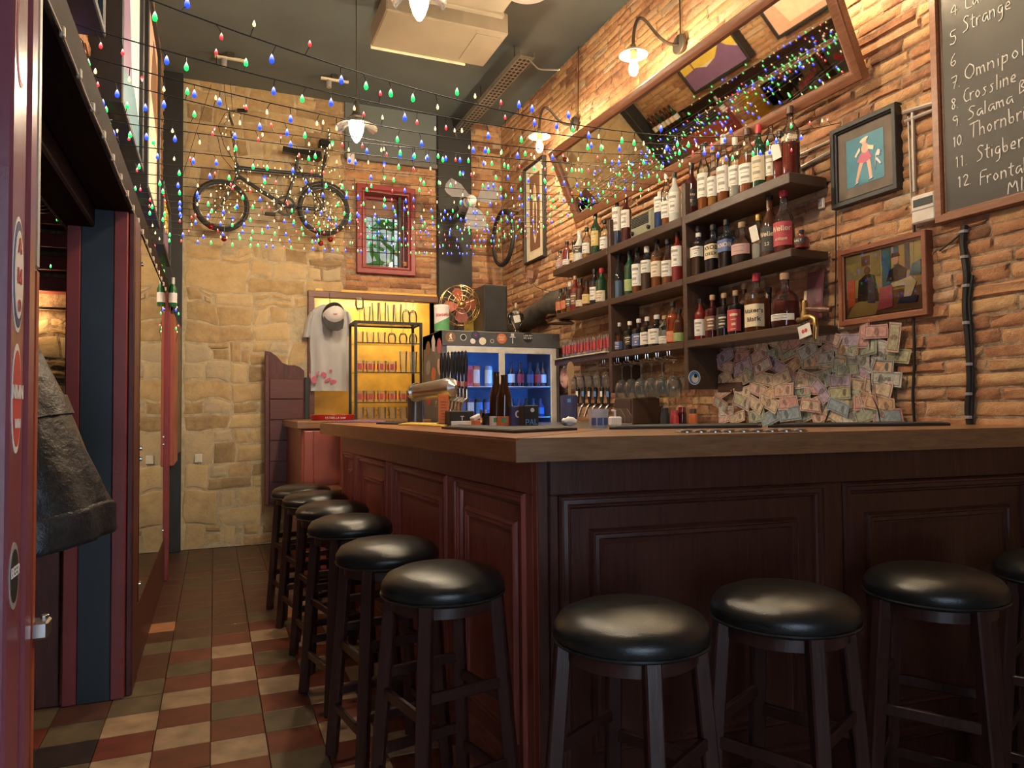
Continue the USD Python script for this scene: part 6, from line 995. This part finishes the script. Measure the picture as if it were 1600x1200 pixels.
for k, (u, l) in enumerate(((776, 'left'), (788, 'right'))):
    h = .24 - .015 * k; onbar('beer_bottle', f'brown beer bottle standing on the bar, {l} one of the pair', 'bottle', 0, gp(u, 2.95 - .06 * k), [('glass', lathe([(0, 0), (.030, .002), (.031, .01), (.031, .13), (.026, .155), (.014, .19), (.0125, h - .006), (.015, h - .005), (.014, h), (0, h)], 18), 'bottle_brown'), ('label', lathe([(.0313, .006), (.0318, .008), (.0318, .045), (.0313, .047)], 18), 'lab_orange' if k else 'print_white'), ('leaf_mark', patch(.0322, .02, .04, -2.0, .35, 5), 'print_green')])
onbar('cola_glass', 'dark drink glass beside the beer bottles on the bar', 'glass', 0, gp(760, 3.0), [('bowl', tumbler(.075, .026, .03), 'glass_clear'), ('drink', lathe([(0, .005), (.024, .006), (.027, .06), (0, .06)], 16), 'gl_black')])
t = onbar('snack_carton', 'navy snack carton with a white badge on the bar', 'box', 0, gp(806, 2.85), [('carton', cbox((0, 0, .045), (.055, .05, .09), .003), 'print_navy'), ('badge', put(prism(ell(0, 0, .014, .016), 0, .001), (0, -.0255, .055), **BW), 'print_white'), ('badge', put(prism(ell(0, 0, .007, .009), .001, .0016), (0, -.0255, .055), **BW), 'print_navy')])
t = onbar('beer_carton', 'black carton with large white PAL lettering on the bar', 'box', 0, gp(826, 2.75), [('carton', cbox((0, 0, .046), (.066, .06, .092), .003), 'print_black'), ('lettering', text('PAL', .022, (0, -.0305, .012), (1, 0, 0), (0, 0, 1), .001, True), 'print_blue', False), ('badge', put(prism(ell(0, 0, .009, .009), 0, .001), (.004, -.0305, .072), **BW), 'print_white')])
onbar('ash_cloth', 'crumpled white cloth on the corner mat', 'cloth', 0, gp(889, 2.55, ZT + .011), [('cloth', trimesh.Trimesh((lambda v: v * [.035, .025, .018] + (meshkit.noise(v * 3)[:, None] - .5) * .012 + [0, 0, .014])(trimesh.creation.icosphere(2).vertices), trimesh.creation.icosphere(2).faces, process=False), 'print_white', True)])
onbar('utensil_jar', 'dark jar holding a wooden spatula behind the bar', 'jar', 0, gp(889, 3.6), [('jar', lathe([(0, 0), (.045, 0), (.048, .005), (.048, .15), (.044, .15), (.042, .008), (0, .008)], 22), 'print_navy'), ('spatula', [bar((.0, 0, .02), (.01, 0, .27), .016, .008), put(prism(ell(0, 0, .022, .05), 0, .006), (.012, .0, .29), (1, 0, 0), (0, 0, 1))], 'cap_cork'), ('emblem', patch(.0486, .11, .13, -2, .2, 4), 'print_blue')])
# tap row on the wall behind
tw = T('wall_tap_row', 'row of six black-handled beer taps on the brick wall', 'beer taps', (2.62, 4.6, 1.2)); q0, q1 = at(903, 632, X=2.58), at(951, 634, X=2.58)
tw.part('rail', tube([q0 + [.05, .05, 0], q1 + [.05, -.3, 0]], .013, 10), LK['chrome'], world=True); tw.part('bracket', [bar(q0 + [.05, -.1, 0], (XW - .01, q0[1] - .1, q0[2]), .02), bar(q1 + [.05, 0, 0], (XW - .01, q1[1], q1[2]), .02)], LK['steel_brushed'], world=True)
for k in range(6):
    q = q0 + (q1 - q0) * k / 5; tw.part('tap_body', tube([q + [.05, 0, 0], q, q + [-.02, 0, -.02], q + [-.045, 0, -.09]], [.012, .014, .011, .009], 10), LK['chrome'], world=True); hp = tw.part('tap_handle', lathe([(0, 0), (.010, .0), (.012, .03), (.016, .07), (.017, .11), (.010, .122), (0, .124)], 12).apply_translation(q + [0, 0, .012]), LK['cap_black'], world=True); tw.part('badge', patch(.0172, .05, .09, math.pi + .6, .6, 5).apply_translation(q + [0, 0, .012]), LK['print_blue' if k % 2 else 'lab_white'], parent=hp, world=True)
onbar('striped_cup', 'blue and white striped plastic cup on the bar', 'cup', 0, gp(935, 2.45), [('cup', lathe([(0, .0), (.032, 0), (.040, .075), (.038, .075), (.030, .004), (0, .004)], 24), 'print_white'), ('stripes', [patch(.0362, .012, .068, a, .28, 5) for a in (-2.6, -1.9, -1.2, -.5)], 'lab_blue')])
onbar('soap_dispenser', 'white pump soap dispenser behind the bar', 'dispenser', 0, gp(961, 2.75), [('body', cbox((0, 0, .02), (.05, .04, .04), .006), 'print_white'), ('pump', tube([(0, 0, .04), (0, 0, .066), (-.018, -.006, .068)], .005, 8), 'print_white')])
onbar('napkin_holder', 'clear hexagonal plastic holder beside the soap', 'holder', 0, gp(968, 2.85), [('panel', put(prism([(-.04, 0), (.045, 0), (.045, .04), (.02, .075), (-.03, .075), (-.04, .06)], 0, .004), (0, .03, 0), **BW), 'glass_clear', False), ('panel', put(prism([(-.04, 0), (.045, 0), (.045, .04), (.02, .075), (-.03, .075), (-.04, .06)], 0, .004), (0, -.03, 0), **BW), 'glass_clear', False), ('base', cbox((0, 0, .003), (.09, .07, .006), .002), 'print_grey')])
q = at(984, 640, X=2.55); dk = T('dark_cabinet', 'dark upright wooden box against the bricks beside the taps', 'cabinet', (2.63, q[1], 1.0)); dk.part('body', box((2.50, q[1] - .11, 1.0895), (2.715, q[1] + .11, 1.262), .006), LK['shelf_wood'], world=True); dk.part('door', box((2.492, q[1] - .10, 1.10), (2.501, q[1] + .10, 1.25), .003), LK['shelf_wood'], world=True)
for u, h, c, cap, l in ((1039, .085, 'print_black', 'print_black', 'black-topped small bottle standing before the bricks'), (1054, .07, 'print_red', 'lab_red', 'small red bottle top standing before the bricks'), (1066, .088, 'gl_wine', 'gl_red', 'dark red small bottle standing before the bricks'), (1083, .078, 'lab_orange', 'cap_brown', 'small orange bottle with brown cap before the bricks')):
    onbar('sauce_bottle', l, 'bottle', 0, V([*at(u, 660, Y=3.2)[:2], 1.09]), [('bottle', lathe([(0, 0), (.022, 0), (.024, .004), (.024, h * .8), (.018, h), (0, h)], 16), c), ('cap', lathe([(.019, h * .92), (.02, h * .93), (.019, h + .02), (0, h + .022)], 16), cap)])
ib = T('inner_counter', 'low steel work counter behind the bar', 'counter', (1.9, 3.2, 0)); ib.part('top', box((1.35, 2.42, 1.05), (2.715, 5.2, 1.089), .004), LK['steel_brushed'], world=True); ib.part('cupboard', box((1.42, 2.5, 0), (2.70, 5.15, 1.05), .004), LK['black_paint'], world=True)
bb = T('snack_bag', 'crumpled pale snack bag hanging under the left bay of the shelves', 'bag', at(883, 590, X=2.6)); v = trimesh.creation.icosphere(2).vertices * [.03, .07, .085]; bb.part('bag', trimesh.Trimesh(v + (meshkit.noise(v * 40)[:, None] - .5) * .02, trimesh.creation.icosphere(2).faces, process=False), LK['lab_pink']); bb.part('clip', cbox((0, 0, .085), (.02, .03, .03), .003), LK['print_white'])
onbar('junction_box', 'small pale junction box on the dark panel above the red window', 'box', 0, at(548, 248, Y=6.86), [('case', cbox((0, 0, 0), (.07, .03, .11), .004), 'print_cream'), ('cover', cbox((0, -.016, 0), (.055, .004, .09), .002), 'print_white')])
onbar('wall_tag', 'tiny white square tag on the stone wall', 'tag', 0, at(310, 716, Y=6.885), [('plate', cbox((0, 0, 0), (.06, .012, .075), .003), 'print_white'), ('rim', cbox((0, -.007, 0), (.04, .003, .055), .001), 'print_cream')])
c = at(66, 315, d=4.9); t = T('round_wall_vent', 'dark round ring-shaped vent in the left room above the red beams', 'vent', c)
for r in (.03, .055, .08): t.part('ring', put(lathe([(r - .010, -.01), (r, -.012), (r, .012), (r - .010, .01), (r - .010, -.01)], 24), c, (1, .2, 0), (0, 0, 1)), LK['rubber'], world=True)
t.part('back_arm', tube([c + [0, .02, 0], c + [0, .3, .1], (c[0], c[1] + .3, 2.752)], .012, 8), LK['rubber'], world=True)
